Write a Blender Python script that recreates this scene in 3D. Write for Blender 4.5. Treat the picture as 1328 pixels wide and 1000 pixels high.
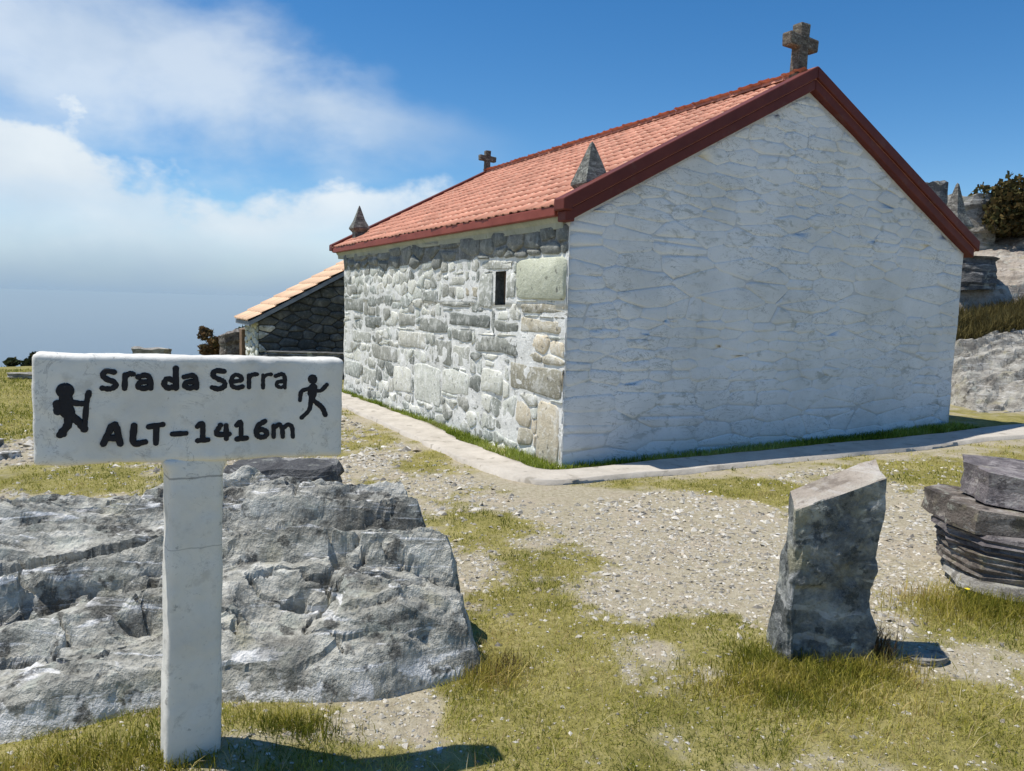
import bpy, math, random
import numpy as np
from mathutils import Matrix, Vector

for o in list(bpy.data.objects):
    bpy.data.objects.remove(o, do_unlink=True)
scene = bpy.context.scene
COL = scene.collection
random.seed(7)
RNG = np.random.default_rng(11)

# ------------------------------------------------------------------ camera
FPX, PITCH, ROLL = 1008.3, 0.104, 0.030
cam_d = bpy.data.cameras.new('camera')
cam_d.sensor_width = 36.0
cam_d.lens = FPX / 1328.0 * 36.0
cam_d.clip_start = 0.05
cam_d.clip_end = 400000.0
cam = bpy.data.objects.new('camera', cam_d)
COL.objects.link(cam)
_f = Vector((0, math.cos(PITCH), -math.sin(PITCH)))
_r = Vector((1, 0, 0)); _u = _r.cross(_f)
_r2 = math.cos(ROLL) * _r + math.sin(ROLL) * _u
_u2 = -math.sin(ROLL) * _r + math.cos(ROLL) * _u
M = Matrix((_r2, _u2, -_f)).transposed().to_4x4()
M.translation = Vector((0, 0, 1.6))
cam.matrix_world = M
scene.camera = cam
scene.render.resolution_x = 1024
scene.render.resolution_y = 771

# ------------------------------------------------------------------ light
SUN_H = Vector((-0.42, 0.005))             # horizontal direction towards the sun, per metre of height
SUN_DIR = Vector((SUN_H.x, SUN_H.y, 1.0)).normalized()
SUN_EL = math.asin(SUN_DIR.z)
sun_d = bpy.data.lights.new('sun', 'SUN')
sun_d.energy = 5.0
sun_d.angle = math.radians(0.55)
sun_d.color = (1.0, 0.955, 0.88)
sun = bpy.data.objects.new('sun', sun_d)
sun.rotation_euler = SUN_DIR.to_track_quat('Z', 'Y').to_euler()
sun.location = (-20, -2, 30)
COL.objects.link(sun)

scene.view_settings.view_transform = 'Standard'
scene.view_settings.look = 'None'
scene.view_settings.exposure = 0.0
scene.view_settings.gamma = 1.0


class NT:
    """small helper round a node tree"""
    def __init__(self, nt):
        self.nt = nt
        nt.nodes.clear()

    def n(self, typ, **kw):
        nd = self.nt.nodes.new(typ)
        for k, v in kw.items():
            if k.startswith('i_'):
                key = k[2:]
                key = int(key) if key.isdigit() else key.replace('_', ' ')
                self.set(nd.inputs[key], v)
            else:
                setattr(nd, k, v)
        return nd

    def set(self, sock, v):
        if isinstance(v, bpy.types.NodeSocket):
            self.nt.links.new(v, sock)
        elif isinstance(v, bpy.types.Node):
            self.nt.links.new(v.outputs[0], sock)
        else:
            if isinstance(v, (tuple, list)) and len(v) == 3 and sock.type == 'RGBA':
                v = (*v, 1.0)
            sock.default_value = v

    def math(self, op, a, b=0.0, c=None, clamp=False):
        nd = self.nt.nodes.new('ShaderNodeMath'); nd.operation = op; nd.use_clamp = clamp
        self.set(nd.inputs[0], a); self.set(nd.inputs[1], b)
        if c is not None: self.set(nd.inputs[2], c)
        return nd.outputs[0]

    def sstep(self, v, a, b):
        nd = self.nt.nodes.new('ShaderNodeMapRange'); nd.interpolation_type = 'SMOOTHSTEP'
        self.set(nd.inputs['Value'], v); self.set(nd.inputs['From Min'], a); self.set(nd.inputs['From Max'], b)
        return nd.outputs[0]

    def lin(self, v, a, b, c=0.0, d=1.0):
        nd = self.nt.nodes.new('ShaderNodeMapRange')
        for k, x in zip(('Value', 'From Min', 'From Max', 'To Min', 'To Max'), (v, a, b, c, d)):
            self.set(nd.inputs[k], x)
        return nd.outputs[0]

    def mix(self, f, a, b, blend='MIX'):
        nd = self.nt.nodes.new('ShaderNodeMix'); nd.data_type = 'RGBA'; nd.blend_type = blend
        self.set(nd.inputs[0], f); self.set(nd.inputs[6], a); self.set(nd.inputs[7], b)
        return nd.outputs[2]

    def noise(self, vec, scale, detail=4.0, rough=0.55, dist=0.0):
        nd = self.nt.nodes.new('ShaderNodeTexNoise')
        self.set(nd.inputs['Vector'], vec); nd.inputs['Scale'].default_value = scale
        nd.inputs['Detail'].default_value = detail; nd.inputs['Roughness'].default_value = rough
        nd.inputs['Distortion'].default_value = dist
        return nd.outputs['Fac']

    def mapping(self, vec, scale=(1, 1, 1), rot=(0, 0, 0), loc=(0, 0, 0)):
        nd = self.nt.nodes.new('ShaderNodeMapping')
        self.set(nd.inputs['Vector'], vec)
        nd.inputs['Scale'].default_value = scale
        nd.inputs['Rotation'].default_value = rot
        nd.inputs['Location'].default_value = loc
        return nd.outputs[0]

    def ramp(self, f, stops):
        nd = self.nt.nodes.new('ShaderNodeValToRGB')
        cr = nd.color_ramp
        while len(cr.elements) < len(stops): cr.elements.new(0.5)
        for e, (p, c) in zip(cr.elements, stops):
            e.position = p; e.color = (*c, 1.0)
        self.set(nd.inputs[0], f)
        return nd.outputs[0]


# ------------------------------------------------------------------ world: sky with clouds
world = bpy.data.worlds.new('World')
scene.world = world
world.use_nodes = True
W = NT(world.node_tree)
sky = W.n('ShaderNodeTexSky', sky_type='NISHITA', sun_disc=False)
sky.sun_elevation = SUN_EL
sky.sun_rotation = math.atan2(SUN_DIR.x, SUN_DIR.y)
sky.altitude = 1400.0
sky.air_density = 1.0
sky.dust_density = 0.35
sky.ozone_density = 1.6
tc = W.n('ShaderNodeTexCoord')
sep = W.n('ShaderNodeSeparateXYZ'); W.set(sep.inputs[0], tc.outputs['Generated'])
dx, dy, dz = sep.outputs
inv = W.math('DIVIDE', 1.0, W.math('ADD', W.math('MAXIMUM', dz, 0.0), 0.16))
cmb = W.n('ShaderNodeCombineXYZ')
W.set(cmb.inputs[0], W.math('MULTIPLY', dx, inv)); W.set(cmb.inputs[1], W.math('MULTIPLY', dy, inv))
W.set(cmb.inputs[2], W.math('MULTIPLY', dz, 2.5))
plane_v = cmb.outputs[0]
n_big = W.noise(W.mapping(plane_v, loc=(3.1, 1.4, 0.0)), 0.75, 7.0, 0.55, 0.2)
n_fine = W.noise(W.mapping(tc.outputs['Generated'], scale=(1, 1, 1.5), loc=(0.7, 0.2, 0.3)), 7.5, 10.0, 0.55, 0.05)
n_low = W.noise(W.mapping(tc.outputs['Generated'], scale=(1, 1, 2.6), loc=(1.9, 0.6, 0.1)), 2.6, 5.0, 0.5)
# cumulus bank low in the west (left), thinning towards the north (right)
top = W.lin(dx, -0.36, -0.58, 0.145, 0.225)
bank_e = W.math('ADD', W.math('SUBTRACT', top, dz), W.math('MULTIPLY', W.math('SUBTRACT', n_fine, 0.5), 0.30))
bank = W.sstep(bank_e, -0.008, 0.042)
bank = W.math('MULTIPLY', bank, W.sstep(dx, 0.08, -0.20))
bank = W.math('MULTIPLY', bank, W.lin(n_low, 0.34, 0.58, 0.52, 0.96), clamp=True)
# thin streaks higher up
st_n = W.noise(W.mapping(tc.outputs['Generated'], rot=(0, 0.25, 0), scale=(1.3, 1.3, 2.2), loc=(0.35, 0.1, 0.62)), 3.4, 8.0, 0.55, 0.15)
band_c = W.math('SUBTRACT', 0.262, W.math('MULTIPLY', W.math('ADD', dx, 0.44), 0.15))
band_w = W.lin(dx, -0.55, -0.05, 0.105, 0.024)
band_d = W.math('DIVIDE', W.math('ABSOLUTE', W.math('SUBTRACT', dz, band_c)), band_w)
streak = W.sstep(W.math('SUBTRACT', W.math('MULTIPLY', W.math('SUBTRACT', st_n, 0.40), 5.0), band_d), -1.1, 0.9)
streak = W.math('MULTIPLY', streak, W.sstep(dx, 0.03, -0.26))
streak = W.math('MULTIPLY', streak, 0.66)
cover = W.math('MAXIMUM', bank, streak)
shade = W.math('ADD', W.math('MULTIPLY', W.sstep(bank_e, 0.16, 0.0), 0.45), W.lin(n_fine, 0.36, 0.66, 0.1, 0.75), clamp=True)
cl_col = W.mix(shade, (3.7, 4.6, 5.6), (6.5, 7.0, 7.3))
# low-lying haze in front of the clouds
haze_f = W.math('MULTIPLY', W.sstep(dz, 0.085, -0.022), 1.0)
cl_col = W.mix(haze_f, cl_col, (2.25, 3.35, 4.75))
hsv = W.n('ShaderNodeHueSaturation'); hsv.inputs['Saturation'].default_value = 1.36
W.set(hsv.inputs['Color'], sky.outputs[0])
final = W.mix(cover, hsv.outputs[0], cl_col)
final = W.mix(W.math('MULTIPLY', W.sstep(dz, 0.075, -0.015), 0.92), final, (2.35, 3.40, 4.60))
bg = W.n('ShaderNodeBackground'); bg.inputs['Strength'].default_value = 0.132
W.set(bg.inputs['Color'], final)
wo = W.n('ShaderNodeOutputWorld'); W.set(wo.inputs['Surface'], bg.outputs[0])

# ------------------------------------------------------------------ numpy noise
def _hash(ix, iy, iz, seed):
    h = (ix.astype(np.int64) * 374761393 + iy.astype(np.int64) * 668265263 + iz.astype(np.int64) * 2147483647 + seed * 144665) & 0xFFFFFFFF
    h = ((h ^ (h >> 13)) * 1274126177) & 0xFFFFFFFF
    h = (h ^ (h >> 16)) & 0xFFFFFFFF
    return h.astype(np.float64) / 4294967295.0


def vnoise(x, y, z=0.0, seed=0):
    x, y, z = np.broadcast_arrays(np.asarray(x, float), np.asarray(y, float), np.asarray(z, float))
    ix, iy, iz = np.floor(x), np.floor(y), np.floor(z)
    fx, fy, fz = x - ix, y - iy, z - iz
    fx = fx * fx * fx * (fx * (fx * 6 - 15) + 10); fy = fy * fy * fy * (fy * (fy * 6 - 15) + 10); fz = fz * fz * (3 - 2 * fz)
    r = 0
    for a in (0, 1):
        wa = fx if a else 1 - fx
        for b in (0, 1):
            wb = fy if b else 1 - fy
            for c in (0, 1):
                wc = fz if c else 1 - fz
                r = r + wa * wb * wc * _hash(ix + a, iy + b, iz + c, seed)
    return r * 2 - 1


def fbm(x, y, z=0.0, oct=5, seed=0, gain=0.5):
    s = 0; a = 1.0; t = 0; f = 1.0
    for i in range(oct):
        s = s + a * vnoise(np.asarray(x) * f + 17.3 * i, np.asarray(y) * f - 9.1 * i, np.asarray(z) * f + 4.7 * i, seed + i)
        t += a; a *= gain; f *= 2.03
    return s / t


def ridged(x, y, z=0.0, oct=4, seed=0):
    s = 0; a = 1.0; t = 0; f = 1.0
    for i in range(oct):
        s = s + a * (1 - np.abs(vnoise(np.asarray(x) * f, np.asarray(y) * f, np.asarray(z) * f, seed + 31 * i)) * 2)
        t += a; a *= 0.5; f *= 2.1
    return s / t


def ss(v, a, b):
    t = np.clip((np.asarray(v, float) - a) / (b - a), 0, 1)
    return t * t * (3 - 2 * t)


def terrace(h, step, sharp=0.75):
    q = h / step
    k = np.floor(q); f = q - k
    return step * (k + np.clip((f - sharp) / (1 - sharp), 0, 1) ** 1.5 * 0.9 + f * 0.1)


# ------------------------------------------------------------------ mesh helpers
def fast_mesh(name, V, F, smooth=True):
    V = np.asarray(V, np.float32).reshape(-1, 3)
    fl = [np.asarray(f, np.int32) for f in (F if isinstance(F, list) else [F])]
    me = bpy.data.meshes.new(name)
    me.vertices.add(len(V)); me.vertices.foreach_set('co', V.ravel())
    nl = sum(f.size for f in fl); nf = sum(len(f) for f in fl)
    me.loops.add(nl); me.polygons.add(nf)
    me.loops.foreach_set('vertex_index', np.concatenate([f.ravel() for f in fl]))
    tot = np.concatenate([np.full(len(f), f.shape[1], np.int32) for f in fl])
    start = np.concatenate([[0], np.cumsum(tot)[:-1]]).astype(np.int32)
    me.polygons.foreach_set('loop_start', start)
    me.polygons.foreach_set('loop_total', tot)
    me.polygons.foreach_set('use_smooth', np.full(nf, smooth))
    me.update(calc_edges=True)
    me.validate()
    return me


def grid_faces(nx, ny, off=0):
    i = np.arange(nx - 1); j = np.arange(ny - 1)
    I, J = np.meshgrid(i, j, indexing='ij')
    a = (I * ny + J).ravel() + off
    return np.stack([a, a + ny, a + ny + 1, a + 1], 1)


def obj(name, me, mat=None, parent=None, loc=None):
    o = bpy.data.objects.new(name, me)
    COL.objects.link(o)
    if mat is not None and me is not None and len(me.materials) == 0:
        me.materials.append(mat)
    if parent is not None: o.parent = parent
    if loc is not None: o.location = loc
    return o


def tag(o, label=None, cat=None, group=None, kind=None):
    for k, v in (('label', label), ('category', cat), ('group', group), ('kind', kind)):
        if v: o[k] = v
    return o


def empty(name, loc=(0, 0, 0), rz=0.0):
    o = bpy.data.objects.new(name, None); COL.objects.link(o)
    o.location = loc; o.rotation_euler = (0, 0, rz); o.empty_display_size = 0.1
    return o


def pymesh(name, V, F, smooth=False):
    me = bpy.data.meshes.new(name)
    me.from_pydata([tuple(map(float, v)) for v in V], [], [tuple(map(int, f)) for f in F])
    me.update()
    if smooth:
        me.polygons.foreach_set('use_smooth', [True] * len(me.polygons))
    return me


def set_col(me, cols, name='Col'):
    a = me.color_attributes.new(name, 'FLOAT_COLOR', 'POINT')
    c = np.ones((len(cols), 4), np.float32); c[:, :3] = cols
    a.data.foreach_set('color', c.ravel())


def set_float(me, vals, name):
    a = me.attributes.new(name, 'FLOAT', 'POINT')
    a.data.foreach_set('value', np.asarray(vals, np.float32))


def box_vf(x0, x1, y0, y1, z0, z1):
    V = [(x0, y0, z0), (x1, y0, z0), (x1, y1, z0), (x0, y1, z0), (x0, y0, z1), (x1, y0, z1), (x1, y1, z1), (x0, y1, z1)]
    F = [(0, 3, 2, 1), (4, 5, 6, 7), (0, 1, 5, 4), (1, 2, 6, 5), (2, 3, 7, 6), (3, 0, 4, 7)]
    return V, F


def prism(name, poly, axis, a0, a1, smooth=False):
    """extrude a closed 2D polygon; axis 'y': poly in (x,z) extruded from y=a0 to a1; axis 'x': poly in (y,z); axis 'z': poly in (x,y)"""
    def P(p, a):
        return {'y': (p[0], a, p[1]), 'x': (a, p[0], p[1]), 'z': (p[0], p[1], a)}[axis]
    n = len(poly)
    V = [P(p, a0) for p in poly] + [P(p, a1) for p in poly]
    F = [tuple(range(n))[::-1], tuple(range(n, 2 * n))] + [(i, (i + 1) % n, n + (i + 1) % n, n + i) for i in range(n)]
    me = pymesh(name, V, F, smooth)
    import bmesh
    b = bmesh.new(); b.from_mesh(me); bmesh.ops.recalc_face_normals(b, faces=b.faces); b.to_mesh(me); b.free()
    return me


def bevel(o, w=0.01, seg=2):
    m = o.modifiers.new('bevel', 'BEVEL'); m.width = w; m.segments = seg; m.limit_method = 'ANGLE'; m.angle_limit = math.radians(40)
    return o


# ------------------------------------------------------------------ materials
def new_mat(name):
    m = bpy.data.materials.new(name); m.use_nodes = True
    t = NT(m.node_tree)
    bs = t.n('ShaderNodeBsdfPrincipled'); out = t.n('ShaderNodeOutputMaterial')
    t.set(out.inputs['Surface'], bs.outputs[0])
    bs.inputs['Specular IOR Level'].default_value = 0.3
    return m, t, bs


def coords(t, kind='Object'):
    return t.n('ShaderNodeTexCoord').outputs[kind]


def bump(t, bs, h, strength=0.4, dist=0.02):
    b = t.n('ShaderNodeBump'); b.inputs['Strength'].default_value = strength; b.inputs['Distance'].default_value = dist
    t.set(b.inputs['Height'], h); t.set(bs.inputs['Normal'], b.outputs[0])


def rock_material(name, dark, mid, light, lichen=(0.50, 0.52, 0.44), lichen_amt=0.5, quartz=0.5, yellow=0.25, scale=1.0, bed=(0.05, 0.10, 0), quartz_z=None, rnd=False, aniso=1.0):
    m, t, bs = new_mat(name)
    co = coords(t)
    bedv = t.mapping(co, rot=bed, scale=(1, 1, 1 + 2.2 * aniso))
    n1 = t.noise(bedv, 2.6 * scale, 9, 0.62, 0.3)
    n2 = t.noise(co, 9.0 * scale, 6, 0.6)
    n3 = t.noise(co, 38.0 * scale, 4, 0.6)
    n4 = t.noise(co, 130.0 * min(scale, 1.6), 3, 0.7)
    base = t.ramp(t.math('ADD', t.math('MULTIPLY', n1, 0.75), t.math('MULTIPLY', n3, 0.25)), [(0.34, dark), (0.5, mid), (0.66, light)])
    lm = t.math('MULTIPLY', t.sstep(n2, 0.52, 0.64), t.sstep(t.noise(co, 1.7 * scale, 3), 0.42, 0.60))
    c = t.mix(t.math('MULTIPLY', lm, lichen_amt), base, lichen)
    ym = t.math('MULTIPLY', t.sstep(t.noise(t.mapping(co, loc=(5, 2, 1)), 3.1 * scale, 5), 0.56, 0.70), yellow)
    c = t.mix(ym, c, (0.40, 0.36, 0.20))
    qv = t.mapping(co, rot=bed, scale=(1.0, 1.4, 1 + 10.0 * aniso))
    qn = t.noise(qv, 2.4 * scale, 5, 0.6, 0.8)
    qm = t.math('MULTIPLY', t.sstep(qn, 0.57, 0.64), quartz)
    c = t.mix(qm, c, (0.74, 0.73, 0.70))
    bl = t.math('MULTIPLY', t.sstep(t.noise(t.mapping(co, loc=(8, 3, 6)), 6.5 * scale, 7, 0.65), 0.55, 0.62), 0.8)
    c = t.mix(bl, c, dark)
    bl = t.math('MULTIPLY', t.sstep(t.noise(t.mapping(co, loc=(3, 8, 2)), 1.7 * scale, 9, 0.68), 0.55, 0.62), 0.55)
    c = t.mix(bl, c, dark)
    c = t.mix(t.math('MULTIPLY', t.sstep(n4, 0.56, 0.68), 0.35), c, light)
    c = t.mix(t.math('MULTIPLY', t.sstep(n4, 0.44, 0.32), 0.28), c, dark)
    if quartz_z:
        sp = t.n('ShaderNodeSeparateXYZ'); t.set(sp.inputs[0], co)
        zz = t.math('ADD', sp.outputs[2], t.math('MULTIPLY', t.math('SUBTRACT', n1, 0.5), 0.35))
        qz = t.math('MULTIPLY', t.sstep(zz, quartz_z, quartz_z - 0.08), t.sstep(n2, 0.50, 0.56))
        c = t.mix(t.math('MULTIPLY', qz, 0.9), c, (0.70, 0.69, 0.66))
    if rnd:
        oi = t.n('ShaderNodeObjectInfo')
        c = t.mix(1.0, c, t.ramp(oi.outputs['Random'], [(0.0, (0.72, 0.70, 0.68)), (0.5, (1, 1, 1)), (1.0, (1.15, 1.05, 0.95))]), 'MULTIPLY')
    t.set(bs.inputs['Base Color'], c)
    bs.inputs['Roughness'].default_value = 0.85
    bump(t, bs, t.math('ADD', t.math('MULTIPLY', n2, 0.7), t.math('ADD', t.math('MULTIPLY', n3, 0.6), t.math('MULTIPLY', n4, 0.22))), 0.85, 0.035 / scale)
    return m


M_ROCK = rock_material('grey_schist', (0.055, 0.053, 0.046), (0.36, 0.35, 0.30), (0.70, 0.68, 0.60), quartz=0.95, yellow=0.35, quartz_z=0.20)
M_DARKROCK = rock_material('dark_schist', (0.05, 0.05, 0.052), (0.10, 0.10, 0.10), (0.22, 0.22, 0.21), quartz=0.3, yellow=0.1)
M_STANDING = rock_material('standing_schist', dark=(0.045, 0.052, 0.055), mid=(0.16, 0.17, 0.165), light=(0.38, 0.385, 0.35), aniso=0.25, quartz=0.35, yellow=0.45, lichen=(0.50, 0.50, 0.42), lichen_amt=0.8, bed=(0.0, 1.45, 0.2), scale=1.6)
M_SLATE = rock_material('purple_slate', (0.075, 0.068, 0.072), (0.20, 0.18, 0.185), (0.36, 0.34, 0.33), aniso=0.3, quartz=0.2, yellow=0.3, scale=2.0, rnd=True)
M_SLATEB = rock_material('brown_slate', (0.045, 0.038, 0.033), (0.15, 0.125, 0.105), (0.34, 0.30, 0.26), aniso=0.3, quartz=0.2, yellow=0.4, scale=2.0)
M_PALEROCK = rock_material('pale_granite', (0.11, 0.10, 0.085), (0.31, 0.29, 0.25), (0.50, 0.48, 0.42), quartz=0.4, yellow=0.35, scale=1.3)
M_BEIGEROCK = rock_material('sunlit_beige_top', (0.20, 0.165, 0.13), (0.38, 0.325, 0.265), (0.50, 0.45, 0.38), quartz=0.2, yellow=0.4, scale=0.8)
M_FINIAL = rock_material('weathered_granite', (0.05, 0.05, 0.045), (0.12, 0.12, 0.105), (0.30, 0.30, 0.27), quartz=0.2, yellow=0.3, scale=4.0)
M_CROSS = rock_material('lichened_granite', (0.055, 0.042, 0.03), (0.12, 0.095, 0.07), (0.27, 0.225, 0.17), quartz=0.2, yellow=0.3, scale=5.0)


def whitewash_material(name='old_whitewash', k=1.0):
    m, t, bs = new_mat(name)
    co = t.n('ShaderNodeNewGeometry').outputs['Position']
    n1 = t.noise(co, 1.1, 7, 0.6)
    n2 = t.noise(t.mapping(co, scale=(1, 1, 2.2)), 5.5, 7, 0.65, 0.6)
    n3 = t.noise(co, 46, 4, 0.6)
    c = t.ramp(n1, [(0.35, (0.63 * k, 0.64 * k, 0.62 * k)), (0.6, (0.78 * k, 0.79 * k, 0.78 * k))])
    c = t.mix(t.math('MULTIPLY', t.sstep(n3, 0.56, 0.70), 0.25), c, (0.45, 0.46, 0.44))
    worn = t.math('MULTIPLY', t.sstep(n2, 0.53, 0.66), t.sstep(t.noise(t.mapping(co, loc=(2, 0, 4)), 0.9, 3), 0.38, 0.58))
    c = t.mix(t.math('MULTIPLY', worn, 0.75), c, (0.42, 0.43, 0.39))
    # thin mossy cracks
    cr = t.noise(t.mapping(co, scale=(1, 1, 2.8), loc=(1, 3, 0)), 3.2, 8, 0.62, 1.2)
    crm = t.math('MULTIPLY', t.sstep(t.math('ABSOLUTE', t.math('SUBTRACT', cr, 0.5)), 0.012, 0.0), t.sstep(t.noise(co, 1.6, 2), 0.42, 0.58))
    c = t.mix(t.math('MULTIPLY', crm, 0.75), c, (0.20, 0.21, 0.19))
    t.set(bs.inputs['Base Color'], c); bs.inputs['Roughness'].default_value = 0.9
    bump(t, bs, t.math('ADD', t.math('MULTIPLY', n2, 0.8), t.math('MULTIPLY', n3, 0.3)), 0.5, 0.02)
    return m


def stone_material(name, dark, light, lime=0.5, rnd=True):
    """rubble stone with lime smeared over it"""
    m, t, bs = new_mat(name)
    co = t.n('ShaderNodeNewGeometry').outputs['Position']
    n1 = t.noise(co, 6.0, 6, 0.6, 0.4); n2 = t.noise(co, 17.0, 6, 0.65); n3 = t.noise(co, 60, 3, 0.6)
    c = t.ramp(t.math('ADD', t.math('MULTIPLY', n1, 0.7), t.math('MULTIPLY', n3, 0.3)), [(0.35, dark), (0.65, light)])
    if rnd:
        oi = t.n('ShaderNodeObjectInfo')
        c = t.mix(1.0, c, t.ramp(oi.outputs['Random'], [(0.0, (0.62, 0.66, 0.64)), (0.35, (0.95, 0.97, 0.92)), (0.7, (1.12, 1.12, 1.05)), (1.0, (1.3, 1.27, 1.18))]), 'MULTIPLY')
    lm = t.math('MULTIPLY', t.math('MAXIMUM', t.sstep(n2, 0.52, 0.62), t.sstep(n1, 0.54, 0.66)), lime)
    c = t.mix(lm, c, (0.84, 0.835, 0.79))
    dm = t.math('MULTIPLY', t.sstep(t.noise(t.mapping(co, loc=(4, 1, 2)), 13, 5), 0.60, 0.70), 0.7)
    c = t.mix(dm, c, (0.09, 0.09, 0.08))
    t.set(bs.inputs['Base Color'], c); bs.inputs['Roughness'].default_value = 0.9
    bump(t, bs, t.math('ADD', n2, t.math('MULTIPLY', n3, 0.4)), 0.6, 0.02)
    return m


M_WASH = whitewash_material()
M_WASHJ = whitewash_material('dirty_joint_wash', 0.80)
M_ST = [stone_material('grey_rubble', (0.34, 0.34, 0.31), (0.56, 0.555, 0.51), 0.7),
        stone_material('dark_rubble', (0.20, 0.205, 0.19), (0.37, 0.37, 0.34), 0.35),
        stone_material('pale_rubble', (0.46, 0.465, 0.43), (0.68, 0.68, 0.63), 0.7),
        stone_material('beige_rubble', (0.44, 0.38, 0.29), (0.62, 0.56, 0.46), 0.4),
        stone_material('grey_green_render', (0.46, 0.47, 0.38), (0.56, 0.57, 0.47), 0.12)]
M_ST.append(stone_material('stained_shaded_eave_rubble', (0.13, 0.135, 0.13), (0.28, 0.285, 0.27), 0.12))
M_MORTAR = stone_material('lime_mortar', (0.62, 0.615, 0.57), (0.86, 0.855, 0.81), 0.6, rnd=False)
M_EAVESHADE = stone_material('stained_shaded_eave_stone', (0.12, 0.125, 0.12), (0.26, 0.265, 0.25), 0.15, rnd=False)
M_SHADESTONE = stone_material('shade_dark_stone', (0.05, 0.055, 0.055), (0.13, 0.135, 0.13), 0.06)
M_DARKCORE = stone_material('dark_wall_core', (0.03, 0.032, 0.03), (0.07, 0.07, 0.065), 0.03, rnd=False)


def plain_material(name, c1, c2, scale=8.0, rough=0.8, bmp=0.3, bdist=0.01, spots=None, rnd=0.0):
    m, t, bs = new_mat(name)
    co = coords(t)
    n1 = t.noise(co, scale, 7, 0.6, 0.2); n2 = t.noise(co, scale * 6, 4, 0.6)
    c = t.ramp(t.math('ADD', t.math('MULTIPLY', n1, 0.75), t.math('MULTIPLY', n2, 0.25)), [(0.33, c1), (0.66, c2)])
    if spots:
        c = t.mix(t.math('MULTIPLY', t.sstep(t.noise(t.mapping(co, loc=(3, 7, 1)), scale * 1.7, 6), 0.58, 0.68), spots[1]), c, spots[0])
    if rnd:
        oi = t.n('ShaderNodeObjectInfo'); ge = t.n('ShaderNodeNewGeometry')
        rr = t.math('FRACT', t.math('ADD', oi.outputs['Random'], ge.outputs['Random Per Island']))
        c = t.mix(1.0, c, t.ramp(rr, [(0, (1 - rnd,) * 3), (1, (1 + rnd,) * 3)]), 'MULTIPLY')
    t.set(bs.inputs['Base Color'], c); bs.inputs['Roughness'].default_value = rough
    if bmp: bump(t, bs, t.math('ADD', n1, t.math('MULTIPLY', n2, 0.6)), bmp, bdist)
    return m


M_TILE = plain_material('terracotta_tile', (0.49, 0.20, 0.125), (0.60, 0.285, 0.19), 6, 0.75, 0.3, 0.006, ((0.62, 0.42, 0.30), 0.5), rnd=0.20)
M_TILE2 = plain_material('pale_terracotta', (0.70, 0.45, 0.28), (0.80, 0.56, 0.38), 6, 0.75, 0.3, 0.006, ((0.70, 0.52, 0.36), 0.4), rnd=0.12)
M_RED = plain_material('oxblood_paint', (0.095, 0.017, 0.012), (0.145, 0.030, 0.019), 3, 0.6, 0.2, 0.01, ((0.15, 0.06, 0.045), 0.4))
M_REDEAVE = plain_material('red_eave_paint', (0.20, 0.042, 0.028), (0.30, 0.075, 0.05), 3, 0.6, 0.2, 0.01)
M_CORNICE = plain_material('cream_cornice', (0.30, 0.31, 0.24), (0.44, 0.45, 0.36), 4, 0.85, 0.3, 0.01, ((0.25, 0.28, 0.18), 0.6))
M_CONC = plain_material('pale_concrete', (0.40, 0.36, 0.30), (0.56, 0.51, 0.435), 4.0, 0.9, 0.5, 0.015, ((0.27, 0.24, 0.19), 0.75))
M_BLACK = plain_material('black_sign_paint', (0.010, 0.010, 0.013), (0.020, 0.020, 0.024), 30, 0.7, 0.15, 0.002)
M_HOLE = plain_material('window_dark', (0.012, 0.011, 0.010), (0.02, 0.018, 0.016), 8, 0.9, 0)
M_WOOD = plain_material('weathered_board', (0.16, 0.10, 0.06), (0.28, 0.19, 0.12), 9, 0.8, 0.3)
M_BARK = plain_material('bark', (0.06, 0.045, 0.03), (0.12, 0.09, 0.06), 9, 0.9, 0.4)


def sign_material():
    m, t, bs = new_mat('white_painted_concrete')
    co = coords(t)
    n1 = t.noise(co, 3.5, 7, 0.6); n2 = t.noise(co, 14, 6, 0.6); n3 = t.noise(co, 90, 4, 0.6)
    c = t.ramp(n1, [(0.35, (0.64, 0.62, 0.56)), (0.62, (0.79, 0.77, 0.70))])
    dm = t.math('MULTIPLY', t.sstep(n2, 0.52, 0.70), 0.55)
    c = t.mix(dm, c, (0.44, 0.42, 0.37))
    hl = t.noise(t.mapping(co, loc=(2, 5, 3)), 7.0, 8, 0.65, 0.8)
    c = t.mix(t.math('MULTIPLY', t.math('MULTIPLY', t.sstep(t.math('ABSOLUTE', t.math('SUBTRACT', hl, 0.5)), 0.010, 0.0), t.sstep(n1, 0.45, 0.6)), 0.6), c, (0.25, 0.24, 0.22))
    ch = t.noise(t.mapping(co, loc=(1, 9, 4)), 26.0, 5, 0.6)
    c = t.mix(t.math('MULTIPLY', t.sstep(ch, 0.64, 0.69), 0.7), c, (0.33, 0.32, 0.29))
    sp = t.math('MULTIPLY', t.sstep(n3, 0.64, 0.72), 0.35)
    c = t.mix(sp, c, (0.35, 0.34, 0.31))
    # two casting joints / cracks across the post
    s = t.n('ShaderNodeSeparateXYZ'); t.set(s.inputs[0], co)
    for z, w, a in ((0.945, 0.0045, 0.6), (0.715, 0.0028, 0.4)):
        d = t.math('ABSOLUTE', t.math('SUBTRACT', t.math('ADD', s.outputs[2], t.math('MULTIPLY', t.math('SUBTRACT', n2, 0.5), 0.018)), z))
        c = t.mix(t.math('MULTIPLY', t.sstep(d, w, w * 0.3), a), c, (0.16, 0.16, 0.15))
    t.set(bs.inputs['Base Color'], c); bs.inputs['Roughness'].default_value = 0.8
    bump(t, bs, t.math('ADD', n2, t.math('MULTIPLY', n3, 0.35)), 0.35, 0.008)
    return m


M_SIGN = sign_material()


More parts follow.
